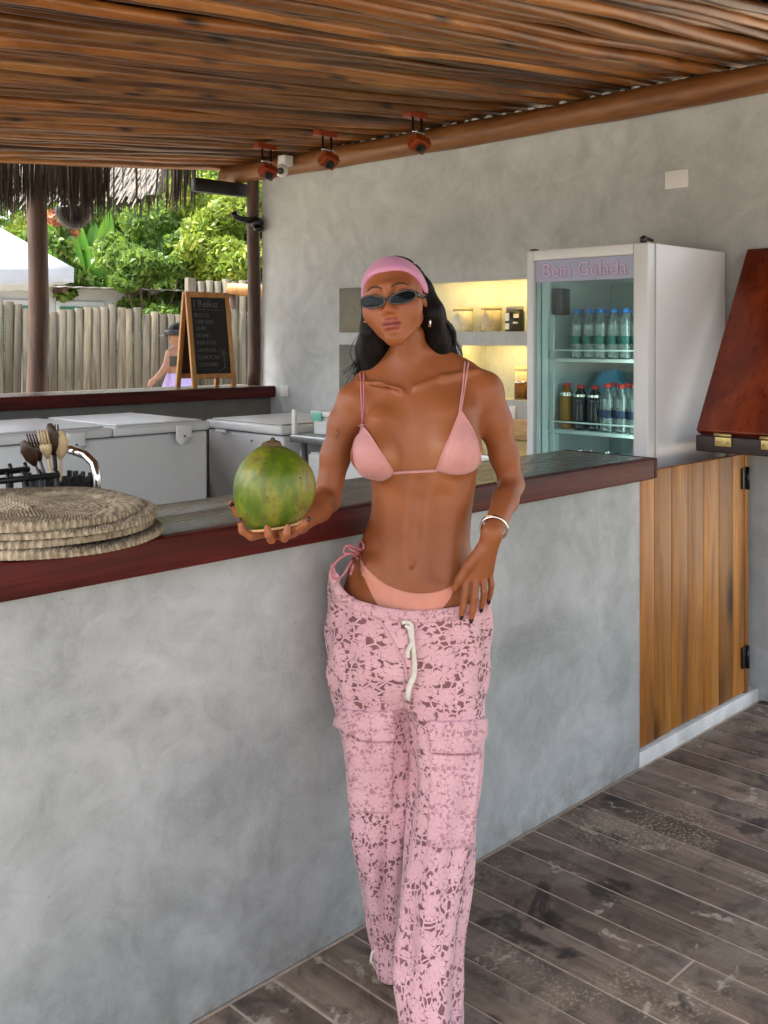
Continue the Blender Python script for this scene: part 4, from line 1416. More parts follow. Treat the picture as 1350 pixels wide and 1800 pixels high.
class Field:
    def __init__(self, lo, hi, h):
        self.lo, self.h = np.array(lo, float), h
        self.n = np.ceil((np.array(hi) - lo) / h).astype(int) + 1
        self.f = np.full(self.n, .5, np.float32)

    def sl(self, lo, hi):
        a = np.clip(np.floor((np.array(lo) - self.lo) / self.h).astype(int), 0, self.n - 1)
        b = np.clip(np.ceil((np.array(hi) - self.lo) / self.h).astype(int) + 1, 1, self.n)
        ax = [(self.lo[i] + self.h * np.arange(a[i], b[i])).astype(np.float32) for i in range(3)]
        return tuple(slice(a[i], b[i]) for i in range(3)), (ax[0][:, None, None], ax[1][None, :, None], ax[2][None, None, :])

    def put(self, s, v, k, op):
        a = self.f[s]
        v = v.astype(np.float32)
        if op == 'add':
            if k <= 0:
                self.f[s] = np.minimum(a, v)
            else:
                t = np.clip(.5 + .5 * (a - v) / k, 0, 1)
                self.f[s] = a * (1 - t) + v * t - k * t * (1 - t)
        else:
            v = -v
            if k <= 0:
                self.f[s] = np.maximum(a, v)
            else:
                t = np.clip(.5 - .5 * (a - v) / k, 0, 1)
                self.f[s] = a * (1 - t) + v * t + k * t * (1 - t)

    def cone(self, a, b, ra, rb, k=.01, op='add'):
        a, b = np.array(a, float), np.array(b, float)
        m = max(ra, rb) + k + .012
        s, (X, Y, Z) = self.sl(np.minimum(a, b) - m, np.maximum(a, b) + m)
        d = b - a
        L2 = d @ d + 1e-12
        t = np.clip(((X - a[0]) * d[0] + (Y - a[1]) * d[1] + (Z - a[2]) * d[2]) / L2, 0, 1)
        q = np.sqrt((X - a[0] - t * d[0]) ** 2 + (Y - a[1] - t * d[1]) ** 2 + (Z - a[2] - t * d[2]) ** 2)
        self.put(s, q - (ra + (rb - ra) * t), k, op)
        return self

    def chain(self, pts, rads, k=.006):
        for i in range(len(pts) - 1):
            self.cone(pts[i], pts[i + 1], rads[i], rads[i + 1], k)
        return self

    def ell(self, c, r, k=.01, op='add', rot=None):
        c, r = np.array(c, float), np.array(r, float)
        m = r.max() + k + .012
        s, (X, Y, Z) = self.sl(c - m, c + m)
        x, y, z = X - c[0], Y - c[1], Z - c[2]
        if rot is not None:
            rot = np.array(rot)
            x, y, z = (rot[0, 0] * x + rot[1, 0] * y + rot[2, 0] * z, rot[0, 1] * x + rot[1, 1] * y + rot[2, 1] * z, rot[0, 2] * x + rot[1, 2] * y + rot[2, 2] * z)
        k0 = np.sqrt((x / r[0]) ** 2 + (y / r[1]) ** 2 + (z / r[2]) ** 2) + 1e-6
        k1 = np.sqrt((x / r[0] ** 2) ** 2 + (y / r[1] ** 2) ** 2 + (z / r[2] ** 2) ** 2) + 1e-6
        self.put(s, k0 * (k0 - 1) / k1, k, op)
        return self

    def loft(self, tab, k=.01, yaw=0.0, p=2.0):
        """tab rows: z, cx, cy, hw, hd (z rising)"""
        T = np.array(sorted(tab))
        zs = T[:, 0]
        m = T[:, 3:].max() + .03
        lo = np.array([T[:, 1].min() - m, T[:, 2].min() - m, zs[0] - .03])
        hi = np.array([T[:, 1].max() + m, T[:, 2].max() + m, zs[-1] + .03])
        s, (X, Y, Z) = self.sl(lo, hi)
        zz = Z[0, 0]
        fine = np.linspace(zs[0], zs[-1], 240)
        ker = np.hanning(23)
        ker /= ker.sum()

        def col_(c):
            v = np.interp(fine, zs, T[:, c])
            v = np.convolve(np.pad(v, 11, mode='edge'), ker, 'valid')
            return np.interp(zz, fine, v)[None, None, :]
        cx, cy, hw, hd = col_(1), col_(2), col_(3), col_(4)
        x, y = X - cx, Y - cy
        c, sn = math.cos(yaw), math.sin(yaw)
        x, y = np.abs(c * x - sn * y) / hw, np.abs(sn * x + c * y) / hd
        q = ((x ** p + y ** p) ** (1 / p) - 1) * np.minimum(hw, hd)
        cap = np.maximum(zs[0] - Z, Z - zs[-1])
        self.put(s, np.maximum(q, cap), k, 'add')
        return self

    def mesh(self):
        f = self.f
        nx, ny, nz = f.shape
        neg = f < 0
        cnt = np.zeros((nx - 1, ny - 1, nz - 1), np.uint8)
        for i in (0, 1):
            for j in (0, 1):
                for k in (0, 1):
                    cnt += neg[i:nx - 1 + i, j:ny - 1 + j, k:nz - 1 + k]
        act = np.argwhere((cnt > 0) & (cnt < 8))
        ids = np.full(cnt.shape, -1, np.int32)
        ids[act[:, 0], act[:, 1], act[:, 2]] = np.arange(len(act))
        cor = [(i, j, k) for i in (0, 1) for j in (0, 1) for k in (0, 1)]
        val = np.stack([f[act[:, 0] + i, act[:, 1] + j, act[:, 2] + k] for i, j, k in cor], 1)
        pos = np.zeros((len(act), 3))
        num = np.zeros(len(act))
        for a in range(8):
            for b in range(a + 1, 8):
                da = np.array(cor[b]) - np.array(cor[a])
                if np.abs(da).sum() != 1:
                    continue
                va, vb = val[:, a], val[:, b]
                cr = (va < 0) != (vb < 0)
                t = np.where(cr, va / (va - vb + 1e-12), 0)
                pos += np.where(cr[:, None], np.array(cor[a]) + t[:, None] * da, 0)
                num += cr
        V = self.lo + self.h * (act + pos / num[:, None])
        F = []
        for ax in range(3):
            a1, a2 = [(1, 2), (2, 0), (0, 1)][ax]
            s0 = [slice(None)] * 3
            s1 = [slice(None)] * 3
            s0[ax], s1[ax] = slice(0, -1), slice(1, None)
            A, B = neg[tuple(s0)], neg[tuple(s1)]
            e = np.argwhere(A != B)
            e = e[(e[:, a1] > 0) & (e[:, a2] > 0) & (e[:, a1] < f.shape[a1] - 1) & (e[:, a2] < f.shape[a2] - 1)]
            flip = A[e[:, 0], e[:, 1], e[:, 2]]
            qd = []
            for (d1, d2) in ((-1, -1), (0, -1), (0, 0), (-1, 0)):
                g = e.copy()
                g[:, a1] += d1
                g[:, a2] += d2
                qd.append(ids[g[:, 0], g[:, 1], g[:, 2]])
            q = np.stack(qd, 1)
            q[~flip] = q[~flip][:, ::-1]
            F.append(q)
        F = np.concatenate(F)
        F = F[(F >= 0).all(1)]
        return V, F


def to_world(V):
    V = np.asarray(V, float)
    return np.stack([V[:, 1] * FX + V[:, 0] * FY, V[:, 1] * FY - V[:, 0] * FX, V[:, 2]], 1)


def np_mesh(name, V, F, org, smooth=True):
    me = bpy.data.meshes.new(name)
    n = len(F)
    m = F.shape[1]
    me.vertices.add(len(V))
    me.vertices.foreach_set('co', (V - np.array(org)).astype(np.float32).ravel())
    me.loops.add(m * n)
    me.loops.foreach_set('vertex_index', F.astype(np.int32).ravel())
    me.polygons.add(n)
    me.polygons.foreach_set('loop_start', np.arange(0, m * n, m, dtype=np.int32))
    me.polygons.foreach_set('use_smooth', np.ones(n, bool))
    me.update()
    me.validate()
    return me


def relax(V, F, it=2, lam=.5):
    n = len(V)
    for _ in range(it):
        S = np.zeros_like(V)
        c = np.zeros(n)
        for a, b in ((0, 1), (1, 2), (2, 3), (3, 0)):
            i, j = F[:, a], F[:, b]
            for ax in range(3):
                S[:, ax] += np.bincount(i, V[j, ax], n) + np.bincount(j, V[i, ax], n)
            c += np.bincount(i, minlength=n) + np.bincount(j, minlength=n)
        V = V + lam * (S / np.maximum(c, 1)[:, None] - V)
    return V


# ------------------------------------------------------------------ materials of the people
def skin_mat():
    k = NT('tanned_skin')
    v = k.coord('Object')
    a = k.noise(v, 7, 4)
    c = k.ramp(a, [(.3, lin(.255, .078, .026)), (.7, lin(.325, .107, .037))])
    at = k.n('ShaderNodeAttribute', attribute_name='lips')
    c = k.mix(at.outputs['Fac'], c, lin(.31, .078, .060))
    at2 = k.n('ShaderNodeAttribute', attribute_name='blush')
    c = k.mix(at2.outputs['Fac'], c, lin(.33, .085, .045))
    at3 = k.n('ShaderNodeAttribute', attribute_name='pale')
    c = k.mix(at3.outputs['Fac'], c, lin(.40, .17, .075))
    k.col(c)
    k.rough(k.math('ADD', k.math('MULTIPLY', k.noise(v, 30, 3), .16), .36))
    k.b.inputs['Specular IOR Level'].default_value = .34
    k.b.inputs['Subsurface Weight'].default_value = .12
    k.b.inputs['Subsurface Radius'].default_value = (.012, .004, .002)
    k.b.inputs['Subsurface Scale'].default_value = .4
    k.bump(k.noise(v, 420, 2), .06, .001)
    return k.m


M['skin'] = skin_mat()
M['skin_far'] = simple('skin', lin(.30, .15, .09), .5, var=.08)


def hair_mat():
    k = NT('black_hair')
    v = k.coord('Object', (130, 130, 9))
    a = k.noise(v, 1.0, 5)
    k.col(k.ramp(a, [(.3, lin(.002, .0018, .0018)), (.7, lin(.010, .008, .007))]))
    k.rough(.5)
    k.b.inputs['Specular IOR Level'].default_value = .14
    k.bump(a, .7, .004)
    return k.m


M['hair'] = hair_mat()


def cloth(name, c, stretch=(1, 1, 1), var=.1):
    k = NT(name)
    v = k.coord('Object', stretch)
    a = k.noise(v, 14, 4)
    k.col(k.ramp(a, [(.3, tuple(x * (1 - var) for x in c[:3]) + (1,)), (.7, tuple(min(1, x * (1 + var)) for x in c[:3]) + (1,))]))
    k.rough(.62)
    k.b.inputs['Sheen Weight'].default_value = .25
    wv = k.noise(k.coord('Object'), 900, 2)
    k.bump(k.math('ADD', k.math('MULTIPLY', wv, .25), a), .25, .004)
    return k.m


M['bikini'] = cloth('pink_swim_fabric', lin(.58, .26, .24))
M['bikini2'] = cloth('coral_swim_fabric', lin(.60, .24, .17))
M['headband'] = cloth('pink_headband', lin(.58, .24, .38), var=.05)
M['string'] = simple('rose_string', lin(.50, .16, .18), .6)
M['cord'] = simple('cream_cord', lin(.70, .64, .55), .8, var=.12, scale=60, bump=.4)
M['nail'] = simple('dark_nail_polish', lin(.025, .006, .012), .18)


def lace_mat(name, dense=0.0):
    k = NT(name)
    at = k.n('ShaderNodeAttribute', attribute_name='lace', attribute_type='GEOMETRY')
    vec = at.outputs['Vector']
    wrp = k.noise(vec, 14, 2, out='Color')
    ad = k.n('ShaderNodeVectorMath', operation='MULTIPLY_ADD')
    k.t.links.new(wrp, ad.inputs[0])
    ad.inputs[1].default_value = (.022, .022, 0)
    k.t.links.new(vec, ad.inputs[2])
    vv = ad.outputs[0]

    def petals(scale, seedoff, npet, size, depth):
        mp = k.n('ShaderNodeMapping')
        mp.inputs['Scale'].default_value = (scale, scale, 1)
        mp.inputs['Location'].default_value = (seedoff, seedoff * .7, 0)
        k.t.links.new(vv, mp.inputs['Vector'])
        vo = k.n('ShaderNodeTexVoronoi', voronoi_dimensions='2D')
        vo.inputs['Scale'].default_value = 1.0
        vo.inputs['Randomness'].default_value = .55
        k.t.links.new(mp.outputs[0], vo.inputs['Vector'])
        sb = k.n('ShaderNodeVectorMath', operation='SUBTRACT')
        k.t.links.new(mp.outputs[0], sb.inputs[0])
        k.t.links.new(vo.outputs['Position'], sb.inputs[1])
        sx = k.n('ShaderNodeSeparateXYZ')
        k.t.links.new(sb.outputs[0], sx.inputs[0])
        th_ = k.math('ARCTAN2', sx.outputs[1], sx.outputs[0])
        ph = k.n('ShaderNodeSeparateColor')
        k.t.links.new(vo.outputs['Color'], ph.inputs[0])
        th_ = k.math('ADD', th_, k.math('MULTIPLY', ph.outputs[0], 6.28))
        pet = k.math('ABSOLUTE', k.math('COSINE', k.math('MULTIPLY', th_, npet / 2)))
        lim = k.math('MULTIPLY', k.math('ADD', k.math('MULTIPLY', k.math('POWER', pet, .6), depth), 1 - depth), size)
        q = k.math('SUBTRACT', lim, vo.outputs['Distance'])     # >0 inside the flower
        vein = k.math('MULTIPLY', k.step(pet, .22, .05), k.step(vo.outputs['Distance'], .05, .12))
        return q, vein
    q1, v1 = petals(22.0, 0.0, 6, .46, .46)
    q2, v2 = petals(46.0, 5.3, 4, .36, .55)
    q3, v3 = petals(72.0, 2.1, 2, .55, .62)
    ins1 = k.math('MULTIPLY', k.step(q1, -.005, .03), k.math('SUBTRACT', 1.0, k.math('MULTIPLY', v1, .75)))
    ins2 = k.math('MULTIPLY', k.step(q2, -.01, .05), k.math('SUBTRACT', 1.0, k.math('MULTIPLY', v2, .6)))
    ins3 = k.step(q3, -.01, .06)
    gate_ = k.step(k.noise(vec, 23, 2), .50, .54)
    solid = k.math('MAXIMUM', ins1, k.math('MAXIMUM', ins2, k.math('MULTIPLY', ins3, gate_)))
    thread = k.noise(vec, 420, 3, .7)
    rim = k.math('MAXIMUM', k.math('MULTIPLY', k.step(q1, .10, .03), ins1), k.math('MULTIPLY', k.step(q2, .12, .02), k.math('MULTIPLY', ins2, .6)))
    net = k.n('ShaderNodeTexVoronoi', feature='DISTANCE_TO_EDGE', voronoi_dimensions='2D')
    net.inputs['Scale'].default_value = 330
    k.t.links.new(vec, net.inputs['Vector'])
    mesh_ = k.step(net.outputs['Distance'], .16, .05)
    bars = k.n('ShaderNodeTexVoronoi', feature='DISTANCE_TO_EDGE', voronoi_dimensions='2D')
    bars.inputs['Scale'].default_value = 66
    k.t.links.new(vv, bars.inputs['Vector'])
    solid = k.math('MAXIMUM', solid, k.step(bars.outputs['Distance'], .15, .09))
    alpha = k.math('MAXIMUM', solid, k.math('MULTIPLY', mesh_, .8))
    alpha = k.math('MAXIMUM', alpha, .14 + dense)
    c = k.mix(k.math('MULTIPLY', rim, .45), lin(.70, .42, .44), lin(.46, .20, .23))
    c = k.mix(.55, c, k.ramp(thread, [(.3, lin(.72, .62, .66)), (.6, lin(1.06, 1.06, 1.06))]), 'MULTIPLY')
    big = k.noise(vec, 9, 3)
    c = k.mix(.6, c, k.ramp(big, [(.3, lin(.84, .74, .78)), (.7, lin(1.06, 1.04, 1.04))]), 'MULTIPLY')
    c = k.mix(solid, lin(.50, .24, .27), c)
    k.col(c)
    k.rough(.75)
    k.b.inputs['Sheen Weight'].default_value = .3
    k.bump(k.math('ADD', solid, k.math('MULTIPLY', k.noise(vec, 260, 2), .35)), .5, .0025)
    tr = k.n('ShaderNodeBsdfTransparent')
    mx = k.n('ShaderNodeMixShader')
    k.t.links.new(alpha, mx.inputs[0])
    k.t.links.new(tr.outputs[0], mx.inputs[1])
    k.t.links.new(k.b.outputs[0], mx.inputs[2])
    k.t.links.new(mx.outputs[0], k.out.inputs[0])
    return k.m


M['lace'] = lace_mat('pink_lace')
M['lace_dense'] = lace_mat('pink_lace_doubled', .72)

# ------------------------------------------------------------------ the woman's body
D0_ = 2.47
YT = R(10)
fb = Field((-.36, 1.96, -.02), (.385, 2.66, 1.735), .003)
torso = []
for (py, c, hw, hd, dd) in ((1160, 719, .160, .098, 2.46), (1140, 719, .168, .104, 2.462), (1100, 719, .174, .110, 2.467), (1050, 720, .168, .106, 2.466), (1000, 724, .153, .102, 2.465),
                            (950, 730, .131, .091, 2.467), (900, 741, .1215, .084, 2.47), (850, 744, .127, .087, 2.475), (800, 743, .137, .094, 2.48),
                            (750, 743, .145, .097, 2.487), (710, 744, .148, .088, 2.495), (685, 742, .130, .074, 2.50), (662, 738, .095, .058, 2.51), (640, 730, .055, .040, 2.515), (625, 726, .03, .025, 2.52)):
    q = P(c, py, dd)
    torso.append((q[2], q[0], q[1], hw, hd))
ft = Field((-.22, 2.20, .60), (.33, 2.70, 1.40), .005)


class Both:
    def __getattr__(self, n):
        def go(*a, **k):
            getattr(fb, n)(*a, **k)
            getattr(ft, n)(*a, **k)
        return go


bo = Both()
bo.loft(torso, .01, YT, 2.15)


def front(px, py, off=0.0):
    """point on the torso front near that picture place"""
    T = np.array(sorted(torso))
    z = CAMZ - (py - 595) / FPX * 2.40
    cx, cy, hw, hd = [np.interp(z, T[:, 0], T[:, i]) for i in (1, 2, 3, 4)]
    x = (px - 675) / FPX * 2.40
    a = np.clip((x - cx) / hw, -.98, .98)
    return np.array([x, cy - hd * math.sqrt(1 - a * a) - off, z])


# shoulders, trapezius, neck
shL, shR = P(627, 707, 2.49), P(849, 688, 2.50)
bo.cone(P(690, 670, 2.52), shL, .047, .045, .035)
bo.cone(P(770, 658, 2.52), shR, .047, .048, .035)
bo.cone(P(716, 672, 2.515), P(717, 590, 2.495), .044, .041, .03)
bo.cone(P(690, 640, 2.53), P(645, 672, 2.52), .034, .03, .03)
bo.cone(P(752, 622, 2.53), P(815, 655, 2.52), .034, .03, .03)
# collar bones and throat notch
bo.chain([P(705, 684, 2.432), P(668, 674, 2.440), P(630, 672, 2.470)], [.0036, .0034, .0034], .020)
bo.chain([P(728, 681, 2.432), P(780, 664, 2.446), P(838, 652, 2.474)], [.0036, .0034, .0034], .020)
bo.cone(P(716, 678, 2.425), P(716, 668, 2.43), .010, .008, .016, 'sub')
# sterno-mastoids
# chest
bo.cone(P(672, 745, 2.425), P(664, 796, 2.408), .035, .050, .04)
bo.cone(P(792, 735, 2.430), P(799, 784, 2.412), .035, .051, .04)
bo.ell(P(657, 801, 2.402), (.053, .050, .046), .03)
bo.ell(P(802, 790, 2.404), (.051, .050, .046), .03)
# belly line, navel, ribs, hip bones
for py0, py1 in ((848, 880), (880, 925), (925, 965)):
    bo.cone(front(733 - (py0 - 848) * .08, py0, .0148), front(733 - (py1 - 848) * .08, py1, .0148), .0125, .0125, .024, 'sub')
for sx in (-1, 1):
    bo.cone(front(733 + sx * 44, 875, .0205), front(728 + sx * 40, 1000, .0205), .0135, .0135, .034, 'sub')
bo.ell(front(723, 986, .001), (.0055, .008, .011), .008, 'sub')
bo.ell(P(655, 1005, 2.40), (.022, .02, .03), .03)
# arms
elL, wrL = P(575, 878, 2.475), P(527, 918, 2.245)
fb.chain([shL, P(607, 745, 2.49), P(590, 800, 2.485), elL], [.046, .040, .0345, .032], .02)
fb.chain([elL, elL * .62 + wrL * .38, wrL], [.032, .0335, .0230], .014)
elR, wrR = P(899, 852, 2.51), P(865, 937, 2.345)
fb.chain([shR, P(869, 740, 2.505), P(886, 800, 2.51), elR], [.047, .040, .0335, .0295], .02)
fb.chain([elR, elR * .66 + wrR * .34, wrR], [.0305, .0305, .0230], .014)
# hand under the coconut
pc_ = P(498, 932, 2.135)
kn = {'i': P(470, 936, 2.10), 'm': P(483, 939, 2.082), 'r': P(498, 939, 2.082), 'p': P(513, 934, 2.10)}
for q in kn.values():
    fb.cone(wrL, q, .018, .0115, .012)
fb.ell(pc_, (.034, .042, .012), .012)
fingersL = [([kn['i'], P(442, 943, 2.077), P(426, 933, 2.072), P(422, 915, 2.075)], [.0098, .0088, .0080, .0068]),
            ([kn['m'], P(477, 948, 2.040), P(472, 940, 2.026), P(470, 928, 2.026)], [.0098, .0090, .0082, .0070]),
            ([kn['r'], P(500, 946, 2.042), P(503, 938, 2.028), P(506, 926, 2.030)], [.0096, .0086, .0078, .0066]),
            ([kn['p'], P(525, 930, 2.060), P(534, 922, 2.052), P(542, 913, 2.055)], [.0086, .0076, .0068, .0058])]
for pts, rr_ in fingersL:
    fb.chain(pts, rr_, .003)
thL = [P(500, 926, 2.19), P(452, 918, 2.165), P(420, 902, 2.150), P(407, 885, 2.140)]
fb.chain(thL, [.014, .0115, .0095, .0075], .006)
# hand on the hip
kr = {'i': P(821, 1016, 2.352), 'm': P(837, 1016, 2.350), 'r': P(850, 1012, 2.358), 'p': P(860, 1004, 2.372)}
for n_, q in kr.items():
    fb.cone(wrR, q, .0185, .0112, .012)
fingersR = [([kr['i'], P(817, 1046, 2.338), P(814, 1068, 2.338), P(811, 1083, 2.342)], [.0100, .0088, .0078, .0066]),
            ([kr['m'], P(834, 1050, 2.335), P(831, 1073, 2.336), P(828, 1089, 2.341)], [.0100, .0088, .0078, .0066]),
            ([kr['r'], P(851, 1040, 2.346), P(849, 1058, 2.354), P(846, 1070, 2.362)], [.0094, .0082, .0072, .0062]),
            ([kr['p'], P(864, 1028, 2.366), P(862, 1044, 2.372), P(859, 1056, 2.378)], [.0086, .0072, .0062, .0054])]
for pts, rr_ in fingersR:
    fb.chain(pts, rr_, .003)
thR = [P(848, 965, 2.345), P(824, 992, 2.338), P(808, 1018, 2.340), P(799, 1034, 2.345)]
fb.chain(thR, [.015, .0120, .0100, .0080], .006)
# legs and feet
hipL, kneeL, ankL = P(655, 1115, 2.465), P(667, 1440, 2.405), P(684, 1668, 2.42)
hipR, kneeR, ankR = P(786, 1115, 2.455), P(778, 1450, 2.325), P(760, 1770, 2.19)
for h_, kn_, an_ in ((hipL, kneeL, ankL), (hipR, kneeR, ankR)):
    bo.cone(h_, h_ * .45 + kn_ * .55, .074, .057, .03)
    fb.cone(h_ * .45 + kn_ * .55, kn_, .057, .045, .02)
    cf = kn_ * .62 + an_ * .38 + np.array([0, .012, 0])
    fb.chain([kn_, cf, an_], [.043, .043, .030], .02)
    toe = np.array([an_[0], an_[1] - (.05 if an_ is ankL else .13), .022])
    heel = np.array([an_[0], an_[1] + .02, .035])
    fb.cone(an_, heel, .03, .03, .015)
    fb.cone(heel, toe, .028, .02, .02)
    fb.cone(an_, toe, .028, .017, .02)
# ---- head (own frame: x right, y back, z up)
hc = P(695, 532, 2.455)
cy_, sy_ = math.cos(R(-11)), math.sin(R(-11))
cp_, sp_ = math.cos(R(-7)), math.sin(R(-7))
cr_, sr_ = math.cos(R(-8)), math.sin(R(-8))
Rz_ = np.array([[cy_, -sy_, 0], [sy_, cy_, 0], [0, 0, 1]])
Rx_ = np.array([[1, 0, 0], [0, cp_, -sp_], [0, sp_, cp_]])
Ry_ = np.array([[cr_, 0, sr_], [0, 1, 0], [-sr_, 0, cr_]])
RH = Rz_ @ Ry_ @ Rx_


def Hd(x, y, z):
    return hc + RH @ np.array([x, y, z])


def to_head(V):
    return (V - hc) @ RH


fb.ell(Hd(0, .020, .030), (.072, .088, .078), .01, rot=RH)
fb.ell(Hd(0, -.030, -.006), (.0670, .060, .088), .025, rot=RH)
fb.cone(Hd(0, -.065, -.094), Hd(0, -.050, -.070), .0135, .024, .02)
for s in (-1, 1):
    fb.cone(Hd(s * .045, .004, -.046), Hd(s * .010, -.060, -.094), .0145, .011, .026)
    fb.ell(Hd(s * .041, -.056, -.026), (.024, .020, .026), .035, rot=RH)
    fb.cone(Hd(s * .010, -.084, .026), Hd(s * .044, -.066, .024), .010, .010, .016)
    fb.ell(Hd(s * .030, -.092, .008), (.017, .010, .010), .010, 'sub', rot=RH)
    fb.ell(Hd(s * .030, -.076, .006), (.014, .012, .010), .006, rot=RH)
    # ears
    fb.ell(Hd(s * .0735, .012, -.006), (.0085, .020, .031), .006, rot=RH)
    fb.ell(Hd(s * .0795, .006, -.004), (.005, .011, .016), .005, 'sub', rot=RH)
fb.cone(Hd(0, -.083, .014), Hd(0, -.0995, -.031), .0066, .0102, .012)
for s in (-1, 1):
    fb.ell(Hd(s * .0118, -.0885, -.0350), (.0076, .0090, .0066), .006, rot=RH)
    fb.ell(Hd(s * .0068, -.0945, -.0425), (.0040, .0050, .0034), .003, 'sub', rot=RH)
# mouth
LZ = -.0605
fb.ell(Hd(0, -.070, LZ - .002), (.031, .0125, .024), .024, rot=RH)
lipU = [(-.0225, -.0765, LZ - .0025), (-.0085, -.0875, LZ + .0036), (0, -.0882, LZ + .0020), (.0085, -.0875, LZ + .0036), (.0225, -.0765, LZ - .0025)]
lipD = [(-.0205, -.0765, LZ - .0045), (-.0085, -.0855, LZ - .0105), (.0085, -.0855, LZ - .0105), (.0205, -.0765, LZ - .0045)]
for i in range(4):
    ru = [.003, .0066, .0062, .0066, .003]
    fb.cone(Hd(*lipU[i]), Hd(*lipU[i + 1]), ru[i], ru[i + 1], .003)
for i in range(3):
    rl = [.003, .0084, .0084, .003]
    fb.cone(Hd(*lipD[i]), Hd(*lipD[i + 1]), rl[i], rl[i + 1], .003)
fb.cone(Hd(-.021, -.0830, LZ - .0034), Hd(0, -.0960, LZ - .0034), .0022, .0026, .003, 'sub')
fb.cone(Hd(.021, -.0830, LZ - .0034), Hd(0, -.0960, LZ - .0034), .0022, .0026, .003, 'sub')
fb.ell(Hd(0, -.0865, -.0815), (.013, .0045, .004), .012, 'sub', rot=RH)

BV, BF = fb.mesh()
del fb
BV = relax(BV, BF, 1, .4)
root_loc = rd(.06, 2.33, 0)
woman = empty('person', root_loc, 'woman in pink bikini top and lace trousers leaning on the bar holding a coconut', 'person')
WV = to_world(BV)
bme = np_mesh('body', WV, BF, root_loc)
body = link('body', bme, M['skin'], woman, None)
hv = to_head(BV)


def seg_dist(Q, pts):
    best = np.full(len(Q), 9.0)
    for i in range(len(pts) - 1):
        a, b = np.array(pts[i]), np.array(pts[i + 1])
        d = b - a
        t = np.clip(((Q - a) @ d) / (d @ d), 0, 1)
        best = np.minimum(best, np.linalg.norm(Q - a - t[:, None] * d, axis=1))
    return best


def seg_r(Q, pts, rad):
    best = np.full(len(Q), 9.0)
    for i in range(len(pts) - 1):
        a, b = np.array(pts[i]), np.array(pts[i + 1])
        d = b - a
        t = np.clip(((Q - a) @ d) / (d @ d), 0, 1)
        best = np.minimum(best, np.linalg.norm(Q - a - t[:, None] * d, axis=1) - (rad[i] + (rad[i + 1] - rad[i]) * t))
    return best


lm = np.clip((.0024 - np.minimum(seg_r(hv, lipU, ru), seg_r(hv, lipD, rl))) / .0022, 0, 1)
for nm_, arr in (('lips', lm),
                 ('blush', .55 * np.exp(-((np.abs(hv[:, 0]) - .042) / .018) ** 2 - ((hv[:, 2] + .022) / .014) ** 2) * (hv[:, 1] < -.02) + .5 * np.exp(-((hv[:, 0]) / .012) ** 2 - ((hv[:, 2] + .026) / .01) ** 2) * (hv[:, 1] < -.09)),
                 ('pale', np.zeros(len(BV)))):
    at = bme.attributes.new(nm_, 'FLOAT', 'POINT')
    at.data.foreach_set('value', arr.astype(np.float32))
# paler bikini-line skin on the chest
px_ = 675 + FPX * BV[:, 0] / BV[:, 1]
py_ = 595 - FPX * (BV[:, 2] - CAMZ) / BV[:, 1]
pale = np.exp(-((px_ - 688) / 17) ** 2 - ((py_ - 806) / 26) ** 2) + np.exp(-((px_ - 766) / 13) ** 2 - ((py_ - 800) / 26) ** 2)
pale = np.clip(pale * 1.1, 0, .8) * (BV[:, 1] < 2.44)
bme.attributes['pale'].data.foreach_set('value', pale.astype(np.float32))

bvh = BVHTree.FromPolygons([tuple(v) for v in WV], [tuple(f) for f in BF])
EYE = Vector((0, 0, CAMZ))
TV, TF = ft.mesh()
tbvh = BVHTree.FromPolygons([tuple(v) for v in to_world(TV)], [tuple(f) for f in TF])


def ray(px, py, tree=None):
    dv = (Vector(rd((px - 675) / FPX, 1.0, CAMZ - (py - 595) / FPX)) - EYE).normalized()
    return (tree or bvh).ray_cast(EYE, dv)


def surf(px, py, off=.003, tree=None, fall=2.42):
    h = ray(px, py, tree)
    if h[0] is None:
        h = (tree or bvh).find_nearest(Vector(to_world([P(px, py, fall)])[0]))
    n = h[1]
    if n.dot(EYE - h[0]) < 0:
        n = -n
    return h[0] + n * off


def catmull(pts, n):
    pts = [np.array(p, float) for p in pts]
    pts = [2 * pts[0] - pts[1]] + pts + [2 * pts[-1] - pts[-2]]
    out = []
    m = len(pts) - 3
    for i in range(n):
        t = i / (n - 1) * m
        k = min(int(t), m - 1)
        t -= k
        a, b, c, d = pts[k:k + 4]
        out.append(.5 * ((2 * b) + (-a + c) * t + (2 * a - 5 * b + 4 * c - d) * t * t + (-a + 3 * b - 3 * c + d) * t ** 3))
    return out


